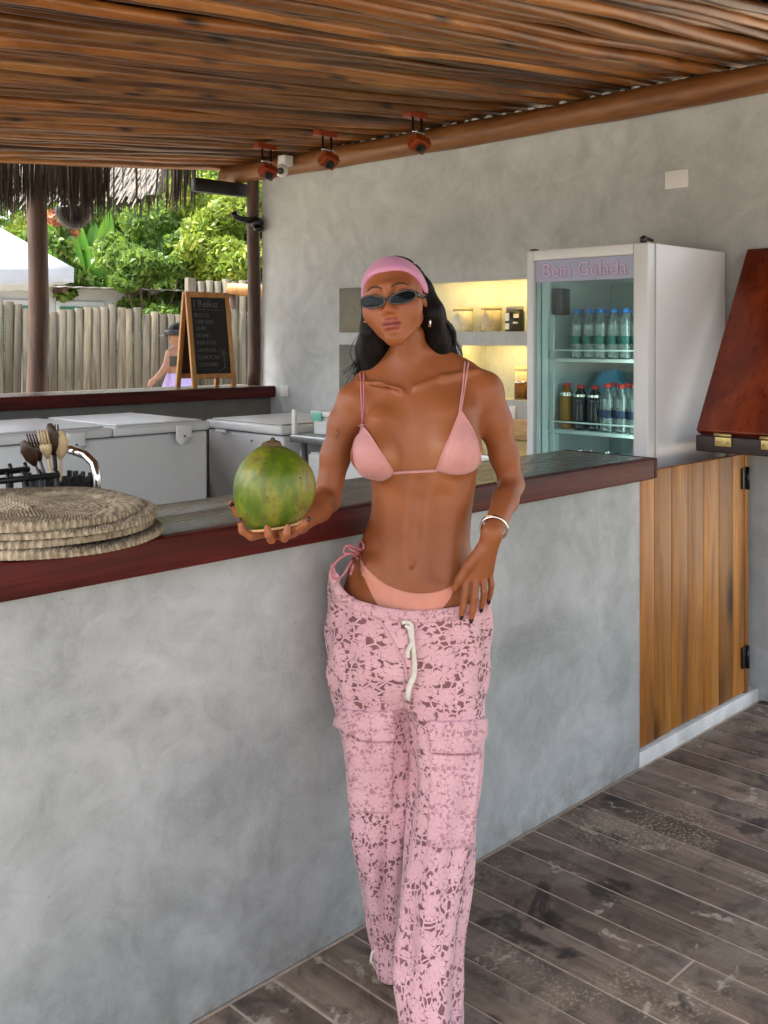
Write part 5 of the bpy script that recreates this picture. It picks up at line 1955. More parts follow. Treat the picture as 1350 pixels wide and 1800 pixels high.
def sheet(name, edgeA, edgeB, nu, nv, mat, parent, off=.004, tree=None, bump=None, dense=None, smooth_it=3, lace=False, sub=.003):
    """cloth laid on a surface between two edge lines given as picture places"""
    A, B = catmull(edgeA, nu), catmull(edgeB, nu)
    G = np.zeros((nu, nv, 3))
    for i in range(nu):
        for j in range(nv):
            t = j / (nv - 1)
            p = A[i] * (1 - t) + B[i] * t
            G[i, j] = surf(p[0], p[1], off, tree)
    for _ in range(smooth_it):
        G[1:-1, 0] = (G[:-2, 0] + G[1:-1, 0] + G[2:, 0]) / 3
        G[1:-1, -1] = (G[:-2, -1] + G[1:-1, -1] + G[2:, -1]) / 3
        G[0, 1:-1] = (G[0, :-2] + G[0, 1:-1] + G[0, 2:]) / 3
        G[-1, 1:-1] = (G[-1, :-2] + G[-1, 1:-1] + G[-1, 2:]) / 3
        H = G.copy()
        H[1:-1, 1:-1] = (G[:-2, 1:-1] + G[2:, 1:-1] + G[1:-1, :-2] + G[1:-1, 2:]) / 4
        G = H
    nrm = np.cross(np.gradient(G, axis=0), np.gradient(G, axis=1))
    nrm /= np.linalg.norm(nrm, axis=2)[..., None] + 1e-9
    toC = np.array(EYE) - G
    sg_ = np.sign((nrm * toC).sum(2).mean())
    nrm *= sg_
    if bump is not None:
        S, T = np.meshgrid(np.linspace(0, 1, nu), np.linspace(0, 1, nv), indexing='ij')
        G = G + nrm * bump(S, T)[..., None]
    back = G - nrm * (off + sub)
    V = np.concatenate([G.reshape(-1, 3), back.reshape(-1, 3)])
    F = []
    for i in range(nu - 1):
        for j in range(nv - 1):
            a = i * nv + j
            F.append((a, a + 1, a + nv + 1, a + nv))
    o = nu * nv
    rim = [i * nv for i in range(nu)] + [(nu - 1) * nv + j for j in range(1, nv)] + [i * nv + nv - 1 for i in range(nu - 2, -1, -1)] + [j for j in range(nv - 2, 0, -1)]
    for i in range(len(rim)):
        a, b = rim[i], rim[(i + 1) % len(rim)]
        F.append((a, b, o + b, o + a))
    if sg_ < 0:
        F = [f[::-1] for f in F]
    me = np_mesh(name, V, np.array(F), ORG[parent.name])
    if lace:
        S, T = np.meshgrid(np.arange(nu), np.arange(nv), indexing='ij')
        pa = np.array([[A[i] * (1 - j / (nv - 1)) + B[i] * j / (nv - 1) for j in range(nv)] for i in range(nu)]) / 735.0
        uv = np.zeros((2 * o, 3), np.float32)
        uv[:o, :2] = pa.reshape(-1, 2)
        uv[o:, :2] = pa.reshape(-1, 2)
        at = me.attributes.new('lace', 'FLOAT_VECTOR', 'POINT')
        at.data.foreach_set('vector', uv.ravel())
    return link(name, me, mat, parent, None)


def cordline(name, pts, r, mat, parent, off=None, n=None, tree=None, nside=7, flat=None):
    n = n or 6 * len(pts)
    q = [surf(p[0], p[1], (off if off is not None else r * .8), tree) for p in catmull(pts, n)]
    for _ in range(2):
        q = [q[0]] + [(q[i - 1] + q[i] * 2 + q[i + 1]) / 4 for i in range(1, len(q) - 1)] + [q[-1]]
    return MB().tube(q, r, nside, flat=flat).build(name, mat, parent)


# ---- hair
fh = Field((-.16, 2.30, 1.28), (.24, 2.72, 1.74), .004)
fh.ell(Hd(0, .024, .034), (.0775, .090, .0815), .01, rot=RH)
fh.ell(Hd(0, -.085, -.02), (.075, .066, .115), .012, 'sub', rot=RH)
hairpaths = [([Hd(-.062, .03, .02), Hd(-.070, .045, -.05), P(650, 612, 2.535), P(640, 664, 2.545)], [.02, .026, .030, .022]),
             ([Hd(.066, .03, .03), Hd(.080, .04, -.03), P(776, 590, 2.535), P(783, 640, 2.56), P(790, 690, 2.60)], [.02, .025, .030, .030, .02]),
             ([Hd(0, .08, .02), P(712, 600, 2.58), P(715, 680, 2.60)], [.06, .062, .06]),
             ([Hd(-.03, .07, 0), P(680, 610, 2.56), P(672, 664, 2.565)], [.04, .042, .03]),
             ([Hd(.04, .07, 0), P(752, 600, 2.56), P(758, 650, 2.58)], [.04, .042, .035])]
hairpaths.append(([Hd(.074, .022, .02), Hd(.082, .018, -.035), P(771, 598, 2.50), P(776, 632, 2.52)], [.008, .012, .018, .018]))
hairpaths.append(([Hd(-.072, .022, .0), Hd(-.074, .02, -.06), P(655, 610, 2.50), P(650, 648, 2.51)], [.008, .012, .018, .016]))
for pts, rr_ in hairpaths:
    fh.chain(pts, rr_, .03)
HV, HF = fh.mesh()
HV = relax(HV, HF, 1)
del fh
hb_ = MB()
hb_.add(to_world(HV), [tuple(f) for f in HF], True)
rh = random.Random(11)
starts = []
for i in range(150):
    side = rh.random() < .5
    if side:
        a = np.array([Hd(-.066, .015, .03) + np.array([rh.uniform(.004, .02), rh.uniform(.012, .05), rh.uniform(-.02, .015)]),
                      Hd(-.078, .03, -.05) + np.array([rh.uniform(-.010, .03), rh.uniform(-.02, .04), 0]),
                      P(646, 612, 2.53) + np.array([rh.uniform(-.024, .05), rh.uniform(-.028, .02), 0]),
                      P(638, 655 + rh.uniform(-12, 14), 2.535) + np.array([rh.uniform(-.030, .045), rh.uniform(-.03, .02), 0])])
    else:
        a = np.array([Hd(.066, .015, .04) + np.array([rh.uniform(-.02, -.004), rh.uniform(.012, .05), rh.uniform(-.02, .015)]),
                      Hd(.084, .03, -.03) + np.array([rh.uniform(-.03, .010), rh.uniform(-.02, .04), 0]),
                      P(778, 590, 2.525) + np.array([rh.uniform(-.03, .026), rh.uniform(-.03, .02), 0]),
                      P(784, 640 + rh.uniform(-8, 12), 2.55) + np.array([rh.uniform(-.03, .030), rh.uniform(-.035, .02), 0])])
    c = catmull(a, 12)
    ph_ = rh.uniform(0, 6.28)
    c = [q + np.array([.003 * math.sin(ph_ + k * .9), .002 * math.cos(ph_ + k), 0]) for k, q in enumerate(c)]
    r0 = rh.uniform(.0012, .0042)
    hb_.tube(to_world(np.array(c)), [r0 * (1 - .75 * (k / 11) ** 2) for k in range(12)], 5)
for i in range(60):   # loose flyaways
    sgn = -1 if i % 2 else 1
    a = np.array([Hd(sgn * .070, .03 + rh.uniform(0, .04), rh.uniform(-.02, .06)), Hd(sgn * rh.uniform(.078, .094), .035, -.04 + rh.uniform(-.02, .02)),
                  P(645 if sgn < 0 else 780, 615, 2.53) + np.array([sgn * rh.uniform(-.02, .045), rh.uniform(-.03, .02), 0]),
                  P(636 if sgn < 0 else 786, 655 + rh.uniform(-25, 25), 2.535) + np.array([sgn * rh.uniform(-.03, .05), rh.uniform(-.03, .02), 0])])
    hb_.tube(to_world(np.array(catmull(a, 12))), .0006, 4)
for i in range(46):   # crown strands behind the band
    a0_ = rh.uniform(-1.25, 1.25)
    c = []
    for k in range(9):
        t = k / 8
        y = -.022 + t * .10
        rad_ = math.sqrt(max(.0005, 1 - ((y - .024) / .092) ** 2))
        c.append(Hd(.0785 * rad_ * math.sin(a0_), y, .034 + .083 * rad_ * math.cos(a0_)))
    hb_.tube(to_world(np.array(c)), .0022, 5)
hair = hb_.build('hair', M['hair'], woman)

# ---- headband, wrapped over head and hair
hv_all = np.concatenate([WV, np.array([v for v in to_world(HV)])])
bvh2 = BVHTree.FromPolygons([tuple(v) for v in hv_all], [tuple(f) for f in BF] + [tuple(f + len(WV)) for f in HF])
nu, nv = 64, 10
G = np.zeros((nu, nv, 3))
for i in range(nu):
    ph = R(-122 + 244 * i / (nu - 1))
    cph = math.cos(ph)
    yc = -.052 + .060 * (1 - max(-.6, cph)) ** 1.15
    wdt = .046 * (.22 + .78 * max(0, (cph + .55) / 1.55))
    for j in range(nv):
        t = j / (nv - 1) - .5
        o_ = Hd(0, yc + t * wdt, .012)
        dloc = RH @ np.array([math.sin(ph), 0, math.cos(ph)])
        ow = Vector(to_world([o_ + dloc * .30])[0])
        dw = Vector(to_world([dloc])[0]) * -1
        h = bvh.ray_cast(ow, dw, .30)
        if h[0] is None:
            q_ = o_ + dloc * .075
            G[i, j] = to_world([q_])[0]
        else:
            G[i, j] = h[0] - dw * (.004 + .006 * max(0, cph) + .003 * (t + .5))
for _ in range(5):
    H_ = G.copy()
    H_[1:-1] = (G[:-2] + G[2:] + 2 * G[1:-1]) / 4
    H_[:, 1:-1] = (H_[:, :-2] + H_[:, 2:] + 2 * H_[:, 1:-1]) / 4
    G = H_
cen = np.array(to_world([Hd(0, 0, .012)])[0])
out = G - cen
out /= np.linalg.norm(out, axis=2)[..., None]
out *= .002
out[:, 0] *= -.6
out[:, -1] *= -.6
G += out
V = np.concatenate([G.reshape(-1, 3), (G - out * 0 - (G - cen) * .05).reshape(-1, 3)])
F = []
for i in range(nu - 1):
    for j in range(nv - 1):
        a = i * nv + j
        F.append((a, a + 1, a + nv + 1, a + nv))
    for j in (0, nv - 1):
        a = i * nv + j
        F.append((a, a + nv, a + nv + nu * nv, a + nu * nv))
link('headband', np_mesh('headband', V, np.array(F), root_loc), M['headband'], woman, None)

# ---- eyebrows
for s in (-1, 1):
    pts = [(s * .011, .0205), (s * .026, .0275), (s * .040, .0275), (s * .051, .0205)]
    c = catmull([np.array([x, 0, z]) for x, z in pts], 12)
    q = []
    for p in c:
        o_ = Hd(p[0], -.2, p[2])
        h = bvh.ray_cast(Vector(to_world([o_])[0]), Vector(to_world([RH @ np.array([0, 1, 0])])[0]))
        q.append(h[0] - Vector(to_world([RH @ np.array([0, 1, 0])])[0]) * .0006 if h[0] else Vector(to_world([Hd(p[0], -.08, p[2])])[0]))
    MB().tube(q, [.0018, .0022, .0026, .0028, .0028, .0027, .0026, .0024, .002, .0017, .0013, .0008], 6, flat=(.35, 1)).build('eyebrow', simple('brow', lin(.055, .024, .013), .9) if 'brow_m' not in M else M['brow_m'], woman)

# ---- line between the lips: shade of the mouth crease as a dark tube
q = []
for p in catmull([np.array(v) for v in ((-.0215, 0, LZ - .0036), (-.010, 0, LZ - .0030), (0, 0, LZ - .0042), (.010, 0, LZ - .0030), (.0215, 0, LZ - .0036))], 16):
    dv = Vector(to_world([RH @ np.array([0, 1, 0])])[0])
    h = bvh.ray_cast(Vector(to_world([Hd(p[0], -.2, p[2])])[0]), dv)
    q.append(h[0] - dv * .0002)
MB().tube(q, [.0005] + [.0013] * 14 + [.0005], 6).build('lip_line', simple('lip_shadow', lin(.09, .022, .018), .6), woman)

# ---- sunglasses
M['lens'] = simple('dark_lens', lin(.004, .007, .007), .12, var=.3, scale=3, spec=.14)
M['frame_s'] = simple('smoke_frame', lin(.05, .05, .048), .2, var=.5, scale=60)
GY, GZ_ = -.1045, -.009
for s in (-1, 1):
    outl = []
    for k in range(28):
        a = 2 * math.pi * k / 28
        x = .0305 * math.cos(a)
        z = .0135 * math.sin(a)
        z *= 1 + .12 * math.cos(a)
        z += .0045 * math.cos(a) + (.0012 if math.sin(a) > 0 else 0)
        x = s * (.036 + x)
        y = GY + 4.2 * (x * x) * .9 * .9
        outl.append(Hd(x, y, GZ_ + z))
    fr_ = MB().tube(to_world(np.array(outl + [outl[0]])), .0024, 7, cap=False).build('sunglasses_rim', M['frame_s'], woman)
    c0 = np.mean(outl, axis=0) + RH @ np.array([0, -.0025, 0])
    W_ = to_world(np.array([c0] + outl))
    mid_ = to_world(np.array([(c0 * .45 + o * .55) + RH @ np.array([0, -.0012, 0]) for o in outl]))
    lmb = MB()
    vs = [tuple(W_[0])] + [tuple(v) for v in mid_] + [tuple(v) for v in W_[1:]]
    n_ = len(outl)
    fs = [(0, 1 + k, 1 + (k + 1) % n_) for k in range(n_)] + [(1 + k, 1 + n_ + k, 1 + n_ + (k + 1) % n_, 1 + (k + 1) % n_) for k in range(n_)]
    lmb.add(vs, fs, True)
    lmb.build('sunglasses_lens', M['lens'], woman)
    tp = [Hd(s * .0660, GY + .018, GZ_ + .006), Hd(s * .0715, GY + .034, GZ_ + .006), Hd(s * .0755, GY + .07, GZ_ + .006), Hd(s * .0765, .005, GZ_ + .012)]
    MB().tube(to_world(np.array(tp)), [.0045, .0038, .003, .0028], 7, flat=(.5, 1.3)).build('sunglasses_temple', M['frame_s'], woman)
MB().tube(to_world(np.array([Hd(-.0075, GY + .0015, GZ_ + .001), Hd(0, GY - .001, GZ_ + .0035), Hd(.0075, GY + .0015, GZ_ + .001)])), .0026, 7).build('sunglasses_bridge', M['frame_s'], woman)

# ---- ear rings
er = Hd(.0765, .004, -.040)
MB().tube(to_world(np.array([er + np.array([.002 + .0045 * math.sin(a), -.002, -.0045 + .0055 * math.cos(a)]) for a in np.linspace(0, 6.28, 14)])), .0011, 6).build('earring_hoop', M['silver'], woman)
MB().tube(to_world(np.array([er + np.array([.002, -.003, -.010]), er + np.array([.002, -.003, -.015]), er + np.array([.002, -.003, -.030])])), [.002, .0045, .0042], 8, flat=(1, .5)).build('earring_drop', M['silver'], woman)
MB().ball(to_world([Hd(-.0785, -.004, -.036)])[0], .003, 8, 6).build('earring_stud', M['gold'], woman)

# ---- bikini top
def pleat(S, T):
    return .0016 * np.sin(S * 40 + 3 * T) * np.clip(T * 1.4 - .35, 0, 1) * np.sin(np.pi * np.clip(S, 0, 1)) ** .3
sheet('bikini_cup', [(637, 741), (640, 746), (664, 790), (691, 829)], [(636, 741), (629, 764), (620, 797), (625, 824), ][:4], 26, 22, M['bikini'], woman, .0035, bump=lambda S, T: pleat(T, S) * .8) if False else None


def cup(apex, inner, bottom_in, bottom, outer_low, outer):
    """fan-shaped cup: rows run from the apex down to the gathered lower edge"""
    left = [apex, inner, bottom_in]
    right = [apex, outer, outer_low]
    nu_, nv_ = 30, 26
    Lc, Rc = catmull(left, nu_), catmull(right, nu_)
    bot = catmull(bottom, nv_)
    G = np.zeros((nu_, nv_, 3))
    base = np.array([Lc[-1] * (1 - j / (nv_ - 1)) + Rc[-1] * j / (nv_ - 1) for j in range(nv_)])
    sag = np.array(bot) - base
    for i in range(nu_):
        t = i / (nu_ - 1)
        for j in range(nv_):
            s = j / (nv_ - 1)
            p = Lc[i] * (1 - s) + Rc[i] * s + sag[j] * t ** 1.6
            G[i, j] = surf(p[0], p[1], .0048, tbvh)
    for _ in range(10):
        for c_ in (0, 1, -1, -2):
            G[1:-1, c_] = (G[:-2, c_] + G[1:-1, c_] + G[2:, c_]) / 3
            G[c_ if c_ < 0 else -1, 1:-1] = (G[c_ if c_ < 0 else -1, :-2] + G[c_ if c_ < 0 else -1, 1:-1] + G[c_ if c_ < 0 else -1, 2:]) / 3
    for _ in range(5):
        H = G.copy()
        H[1:-1, 1:-1] = (G[:-2, 1:-1] + G[2:, 1:-1] + G[1:-1, :-2] + G[1:-1, 2:]) / 4
        H[1:-1, 0] = (G[:-2, 0] + 2 * G[1:-1, 0] + G[2:, 0]) / 4
        H[1:-1, -1] = (G[:-2, -1] + 2 * G[1:-1, -1] + G[2:, -1]) / 4
        H[-1, 1:-1] = (G[-1, :-2] + 2 * G[-1, 1:-1] + G[-1, 2:]) / 4
        G = H
        for i in range(nu_):
            for j in range(nv_):
                co, no, _i, _d = tbvh.find_nearest(Vector(G[i, j]))
                sdist = (Vector(G[i, j]) - co).dot(no)
                if sdist < .0042:
                    G[i, j] = co + no * .0042
    nrm = np.cross(np.gradient(G, axis=0), np.gradient(G, axis=1))
    nrm /= np.linalg.norm(nrm, axis=2)[..., None] + 1e-9
    sg_ = np.sign((nrm * (np.array(EYE) - G)).sum(2).mean())
    nrm = nrm * sg_
    nrm[0] = nrm[1] = nrm[2]
    nrm[-1] = nrm[-2]
    nrm[:, 0], nrm[:, -1] = nrm[:, 1], nrm[:, -2]
    S, T = np.meshgrid(np.linspace(0, 1, nv_), np.linspace(0, 1, nu_))
    G = G + nrm * (.0017 * np.sin(S * 44 + 2 * np.sin(T * 3)) * np.clip(T * 1.7 - .75, 0, 1) * (1 - .8 * np.clip((T - .8) / .2, 0, 1)))[..., None]
    back = G - nrm * .0080
    V = np.concatenate([G.reshape(-1, 3), back.reshape(-1, 3)])
    F = []
    for i in range(nu_ - 1):
        for j in range(nv_ - 1):
            a = i * nv_ + j
            F.append((a, a + 1, a + nv_ + 1, a + nv_))
    o = nu_ * nv_
    rim = [i * nv_ for i in range(nu_)] + [(nu_ - 1) * nv_ + j for j in range(1, nv_)] + [i * nv_ + nv_ - 1 for i in range(nu_ - 2, -1, -1)]
    for i in range(len(rim) - 1):
        a, b = rim[i], rim[i + 1]
        F.append((a, b, o + b, o + a))
    ob = link('bikini_cup', np_mesh('bikini_cup', V, np.array(F), root_loc), M['bikini'], woman, None)
    # piped edge
    edge = [Vector(G[i, 0]) for i in range(nu_)]
    edge2 = [Vector(G[i, -1]) for i in range(nu_)]
    MB().tube(edge, .0020, 6).build('piping', M['bikini'], ob)
    MB().tube(edge2, .0020, 6).build('piping', M['bikini'], ob)
    return ob


cup((638, 743), (664, 789), (691, 829), [(691, 829), (673, 842), (650, 843), (629, 822)], (629, 822), (625, 783))
cup((808, 722), (790, 774), (767, 827), [(767, 827), (795, 832), (822, 830), (841, 815)], (841, 815), (832, 764))
cordline('chest_band', [(689, 830), (728, 829), (769, 827)], .0036, M['bikini'], woman)
for (a, b) in (((634, 656), (637, 745)), ((640, 655), (639, 745))):
    cordline('shoulder_string', [a, ((a[0] + b[0]) / 2 - .5, (a[1] + b[1]) / 2), b], .0022, M['string'], woman)
for (a, b) in (((817, 638), (807, 724)), ((823, 637), (809, 724))):
    cordline('shoulder_string', [a, ((a[0] + b[0]) / 2 + 1, (a[1] + b[1]) / 2), b], .0022, M['bikini'], woman)
# ---- bikini bottom
sheet('bikini_bottom', [(634, 984), (650, 1004), (680, 1028), (725, 1042), (768, 1040), (800, 1027)], [(640, 1010), (662, 1060), (690, 1086), (725, 1092), (765, 1082), (792, 1050)], 44, 14, M['bikini2'], woman, .003, tree=tbvh)
# tie bow at the hip
bow = [[(633, 984), (624, 972), (612, 962)], [(628, 965), (610, 958), (604, 972), (622, 972)], [(628, 965), (640, 952), (642, 966), (628, 970)],
       [(622, 968), (600, 978), (582, 1000), (586, 1018), (602, 1014), (618, 985)], [(624, 970), (622, 990), (616, 1010)]]
for b_ in bow:
    q = [Vector(to_world([P(x, y, 2.375 + .01 * math.sin(x))])[0]) if x < 622 else surf(x, y, .006) for x, y in catmull(b_, 18)]
    for _ in range(3):
        q = [q[0]] + [(q[i - 1] + q[i] * 2 + q[i + 1]) / 4 for i in range(1, len(q) - 1)] + [q[-1]]
    MB().tube(q, .0030, 7).build('hip_tie', M['string'], woman)

# ---- lace trousers
fp_ = Field((-.20, 1.98, -.01), (.34, 2.66, .97), .005)
Lt = [(985, 590, 700, 2.47), (1040, 584, 712, 2.47), (1100, 580, 716, 2.465), (1200, 586, 716, 2.455), (1250, 592, 720, 2.445), (1330, 607, 726, 2.425), (1400, 610, 725, 2.415), (1450, 614, 719, 2.41),
      (1550, 631, 709, 2.40), (1650, 654, 707, 2.395), (1703, 659, 709, 2.395)]
Rt = [(1000, 735, 850, 2.465), (1050, 725, 858, 2.46), (1100, 722, 859, 2.455), (1200, 711, 853, 2.43), (1260, 717, 851, 2.41), (1350, 724, 847, 2.37), (1450, 719, 834, 2.33), (1500, 713, 829, 2.30),
      (1600, 701, 821, 2.25), (1700, 699, 808, 2.205), (1800, 703, 814, 2.165), (1838, 701, 818, 2.155)]
tabs = []
for T_, y_ in ((Lt, 1), (Rt, 1)):
    rows = []
    for (py, l, r, d) in T_:
        a, b = P(l, py, d), P(r, py, d)
        hw = (b[0] - a[0]) / 2
        rows.append((a[2], (a[0] + b[0]) / 2, d, hw, max(hw * 1.04, .058 if py > 1500 else .07)))
    tabs.append(sorted(rows))
    fp_.loft(rows, .012)
pel = []
for (py, l, r, hd, d) in ((975, 592, 844, .109, 2.467), (1050, 584, 857, .118, 2.466), (1100, 580, 859, .130, 2.463), (1150, 581, 857, .131, 2.46), (1195, 586, 852, .112, 2.455), (1222, 600, 838, .085, 2.45)):
    a, b = P(l, py, d), P(r, py, d)
    pel.append((a[2], (a[0] + b[0]) / 2, d, (b[0] - a[0]) / 2, hd))
fp_.loft(pel, .03, 0, 2.1)
PV, PF = fp_.mesh()
del fp_
PV = relax(PV, PF, 3, .5)


def pix(V):
    return 675 + FPX * V[:, 0] / V[:, 1], 595 - FPX * (V[:, 2] - CAMZ) / V[:, 1]


ax_, ay_ = pix(PV)
waist = np.interp(ax_, [575, 590, 605, 650, 720, 800, 840, 860], [975, 1000, 1040, 1066, 1080, 1074, 1064, 1054])
isL = np.zeros(len(PV), bool)
crot = np.interp(PV[:, 2], [0, .35, .72, .95], [P(706, 1690, 2.3)[0], P(722, 1420, 2.38)[0], P(712, 1170, 2.46)[0], P(712, 1000, 2.46)[0]])
cxl, cyl = [np.interp(PV[:, 2], [r[0] for r in tabs[0]], [r[i] for r in tabs[0]]) for i in (1, 2)]
cxr, cyr = [np.interp(PV[:, 2], [r[0] for r in tabs[1]], [r[i] for r in tabs[1]]) for i in (1, 2)]
dl_ = np.hypot(PV[:, 0] - cxl, PV[:, 1] - cyl)
dr_ = np.hypot(PV[:, 0] - cxr, PV[:, 1] - cyr)
isL = dl_ < dr_
cx, cyy = np.where(isL, cxl, cxr), np.where(isL, cyl, cyr)
th_ = np.arctan2(PV[:, 0] - cx, -(PV[:, 1] - cyy))
# folds
nd = np.stack([PV[:, 0] - cx, PV[:, 1] - cyy, np.zeros(len(PV))], 1)
nd /= np.linalg.norm(nd, axis=1)[:, None] + 1e-6
z_ = PV[:, 2]
low = np.clip((.78 - z_) / .25, 0, 1)
amp = low * (.0058 * np.sin(th_ * 4 + z_ * 7 + isL * 2) + .0038 * np.sin(th_ * 7 - z_ * 11) + .0042 * np.sin(z_ * 30 + th_ * 2.5 + isL + np.sin(z_ * 9)) * np.clip((.5 - z_) / .3, .15, 1))
amp += np.clip((z_ - .60) / .12, 0, 1) * (.0032 * np.sin(z_ * 52 + np.abs(th_) * 7) + .0026 * np.sin(th_ * 9 + z_ * 12))
PV = PV + nd * amp[:, None]
keepv = (ay_ > waist) & (PV[:, 2] > .008)
PFk = PF[keepv[PF].all(1)]
used = np.unique(PFk)
remap = np.full(len(PV), -1)
remap[used] = np.arange(len(used))
PWf = to_world(PV)
PW, PFk = PWf[used], remap[PFk]
pme = np_mesh('lace_trousers', PW, PFk, root_loc)
uv = np.stack([th_ * .078 + isL * 1.37, z_, np.zeros(len(z_))], 1)[used].astype(np.float32)
at = pme.attributes.new('lace', 'FLOAT_VECTOR', 'POINT')
at.data.foreach_set('vector', uv.ravel())
trousers = link('lace_trousers', pme, M['lace'], woman, None)
tag(trousers, label='see-through pink floral lace cargo trousers')
pbvh = BVHTree.FromPolygons([tuple(v) for v in PWf], [tuple(f) for f in PF])
wl_ = lambda S, T: (.0022 * np.sin(S * 75 + 2 * np.sin(S * 9)) + .0012 * np.sin(S * 131)) * np.sin(T * np.pi) ** .5 + .004 * np.sin(T * np.pi)
sheet('waistband', [(585, 990), (594, 1022), (612, 1046), (650, 1061), (720, 1073), (800, 1067), (845, 1055), (859, 1045)],
      [(583, 1020), (592, 1048), (612, 1068), (650, 1083), (720, 1095), (800, 1090), (845, 1080), (858, 1070)], 70, 8, M['lace_dense'], trousers, .004, tree=pbvh, bump=wl_, lace=True)
sheet('pocket_flap', [(600, 1244), (640, 1250), (690, 1249)], [(591, 1272), (640, 1299), (690, 1301)], 26, 12, M['lace_dense'], trousers, .009, tree=pbvh, lace=True, smooth_it=6, bump=lambda S, T: .004 * T)
sheet('pocket_flap', [(752, 1266), (800, 1268), (851, 1262)], [(757, 1322), (800, 1325), (852, 1319)], 26, 12, M['lace_dense'], trousers, .009, tree=pbvh, lace=True, smooth_it=6, bump=lambda S, T: .004 * T)
sheet('pocket', [(606, 1300), (650, 1304), (690, 1303)], [(616, 1424), (650, 1428), (688, 1428)], 22, 26, M['lace_dense'], trousers, .005, tree=pbvh, lace=True, smooth_it=6)
sheet('pocket', [(758, 1324), (800, 1327), (846, 1322)], [(752, 1488), (790, 1492), (828, 1488)], 22, 26, M['lace_dense'], trousers, .005, tree=pbvh, lace=True, smooth_it=6)
# fly seam
cordline('fly_seam', [(668, 1090), (690, 1125), (710, 1165), (716, 1195)], .0026, M['lace_dense'], trousers, .002, tree=pbvh)
# drawstring
cordline('drawstring', [(705, 1096), (716, 1093), (724, 1100), (719, 1106), (711, 1100)], .0045, M['cord'], trousers, .012, tree=pbvh)
cordline('drawstring', [(717, 1100), (718, 1125), (716, 1142), (716, 1154)], .0050, M['cord'], trousers, .010, tree=pbvh, flat=(1.3, .6))
cordline('drawstring', [(722, 1100), (726, 1150), (727, 1180), (720, 1202), (718, 1224)], .0060, M['cord'], trousers, .010, tree=pbvh, flat=(1.4, .6))
MB().tube(to_world(np.array([P(662, 1668, 2.36), P(654, 1675, 2.352), P(652, 1688, 2.35), P(658, 1697, 2.348)])), [.003, .0035, .0035, .0045], 7).build('hem_cord', M['cord'], trousers)
# hem cuffs
# ---- nails
for pts, rr_ in [fingersL[0], fingersL[3], (thL, [0, 0, 0, .0075])]:
    a, b = np.array(pts[-2]), np.array(pts[-1])
    d = (b - a) / np.linalg.norm(b - a)
    side_ = np.array([0, -1, 0]) if abs(d[1]) < .8 else np.array([0, 0, 1])
    nrm = side_ - d * (side_ @ d)
    nrm /= np.linalg.norm(nrm)
    c = b - d * .001 + nrm * rr_[-1] * .80
    MB().tube(to_world(np.array([c - d * .005, c - d * .002, c + d * .004, c + d * .0065])), [.002, .0048, .0044, .002], 8, flat=(1, .38), up=Vector(to_world([nrm])[0])).build('nail', M['nail'], woman)
for pts, rr_ in fingersR:
    a, b = np.array(pts[-2]), np.array(pts[-1])
    d = (b - a) / np.linalg.norm(b - a)
    nrm = np.array([0, -1, 0]) - d * (-d[1])
    nrm /= np.linalg.norm(nrm)
    c = b - d * .001 + nrm * rr_[-1] * .80
    MB().tube(to_world(np.array([c - d * .005, c - d * .002, c + d * .005, c + d * .009])), [.002, .0048, .0044, .002], 8, flat=(1, .38), up=Vector(to_world([nrm])[0])).build('nail', M['nail'], woman)
# ---- bracelets
ad = (elR - wrR) / np.linalg.norm(elR - wrR)
e1 = np.cross(ad, [0, 0, 1])
e1 /= np.linalg.norm(e1)
e2 = np.cross(ad, e1)
for off_, rr_, m_, tilt, th2 in ((.018, .0305, 'silver', .16, .0030), (.026, .0310, 'gold', -.10, .0024)):
    c = wrR + ad * off_
    ring = [c + (e1 * math.cos(a) + e2 * math.sin(a)) * rr_ + ad * tilt * rr_ * math.cos(a + .6) for a in np.linspace(0, 2 * math.pi, 36)]
    MB().tube(to_world(np.array(ring)), th2, 8, cap=False).build('bracelet', M[m_], woman)
# ---- small arm tattoo
M['ink'] = simple('faded_tattoo', lin(.10, .055, .04), .5)
cordline('tattoo', [(596, 752), (591, 757), (597, 761), (590, 767), (594, 770)], .0016, M['ink'], woman, -.0008)

# ------------------------------------------------------------------ coconut
def coco_mat():
    k = NT('green_coconut_husk')
    v = k.coord('Object')
    a = k.noise(k.coord('Object', (1, 1, .6)), 15, 7, .68, .25)
    b = k.noise(k.coord('Object', (1, 1, .45)), 34, 5, .65, .8)
    c = k.ramp(a, [(.32, srgb(50, 74, 9)), (.46, srgb(86, 106, 18)), (.57, srgb(122, 124, 38)), (.68, srgb(104, 80, 34))])
    c = k.mix(k.math('MULTIPLY', k.step(b, .54, .70), .75), c, srgb(98, 72, 40))
    c = k.mix(k.step(k.noise(v, 95, 3), .68, .72), c, srgb(44, 36, 14))
    sx = k.n('ShaderNodeSeparateXYZ')
    k.t.links.new(v, sx.inputs[0])
    c = k.mix(k.math('MULTIPLY', k.step(sx.outputs[2], .155, .18), k.step(b, .3, .5)), c, srgb(92, 76, 38))
    k.col(c)
    k.rough(k.math('ADD', k.math('MULTIPLY', b, .4), .20))
    k.b.inputs['Specular IOR Level'].default_value = .5
    k.bump(b, .15, .003)
    return k.m


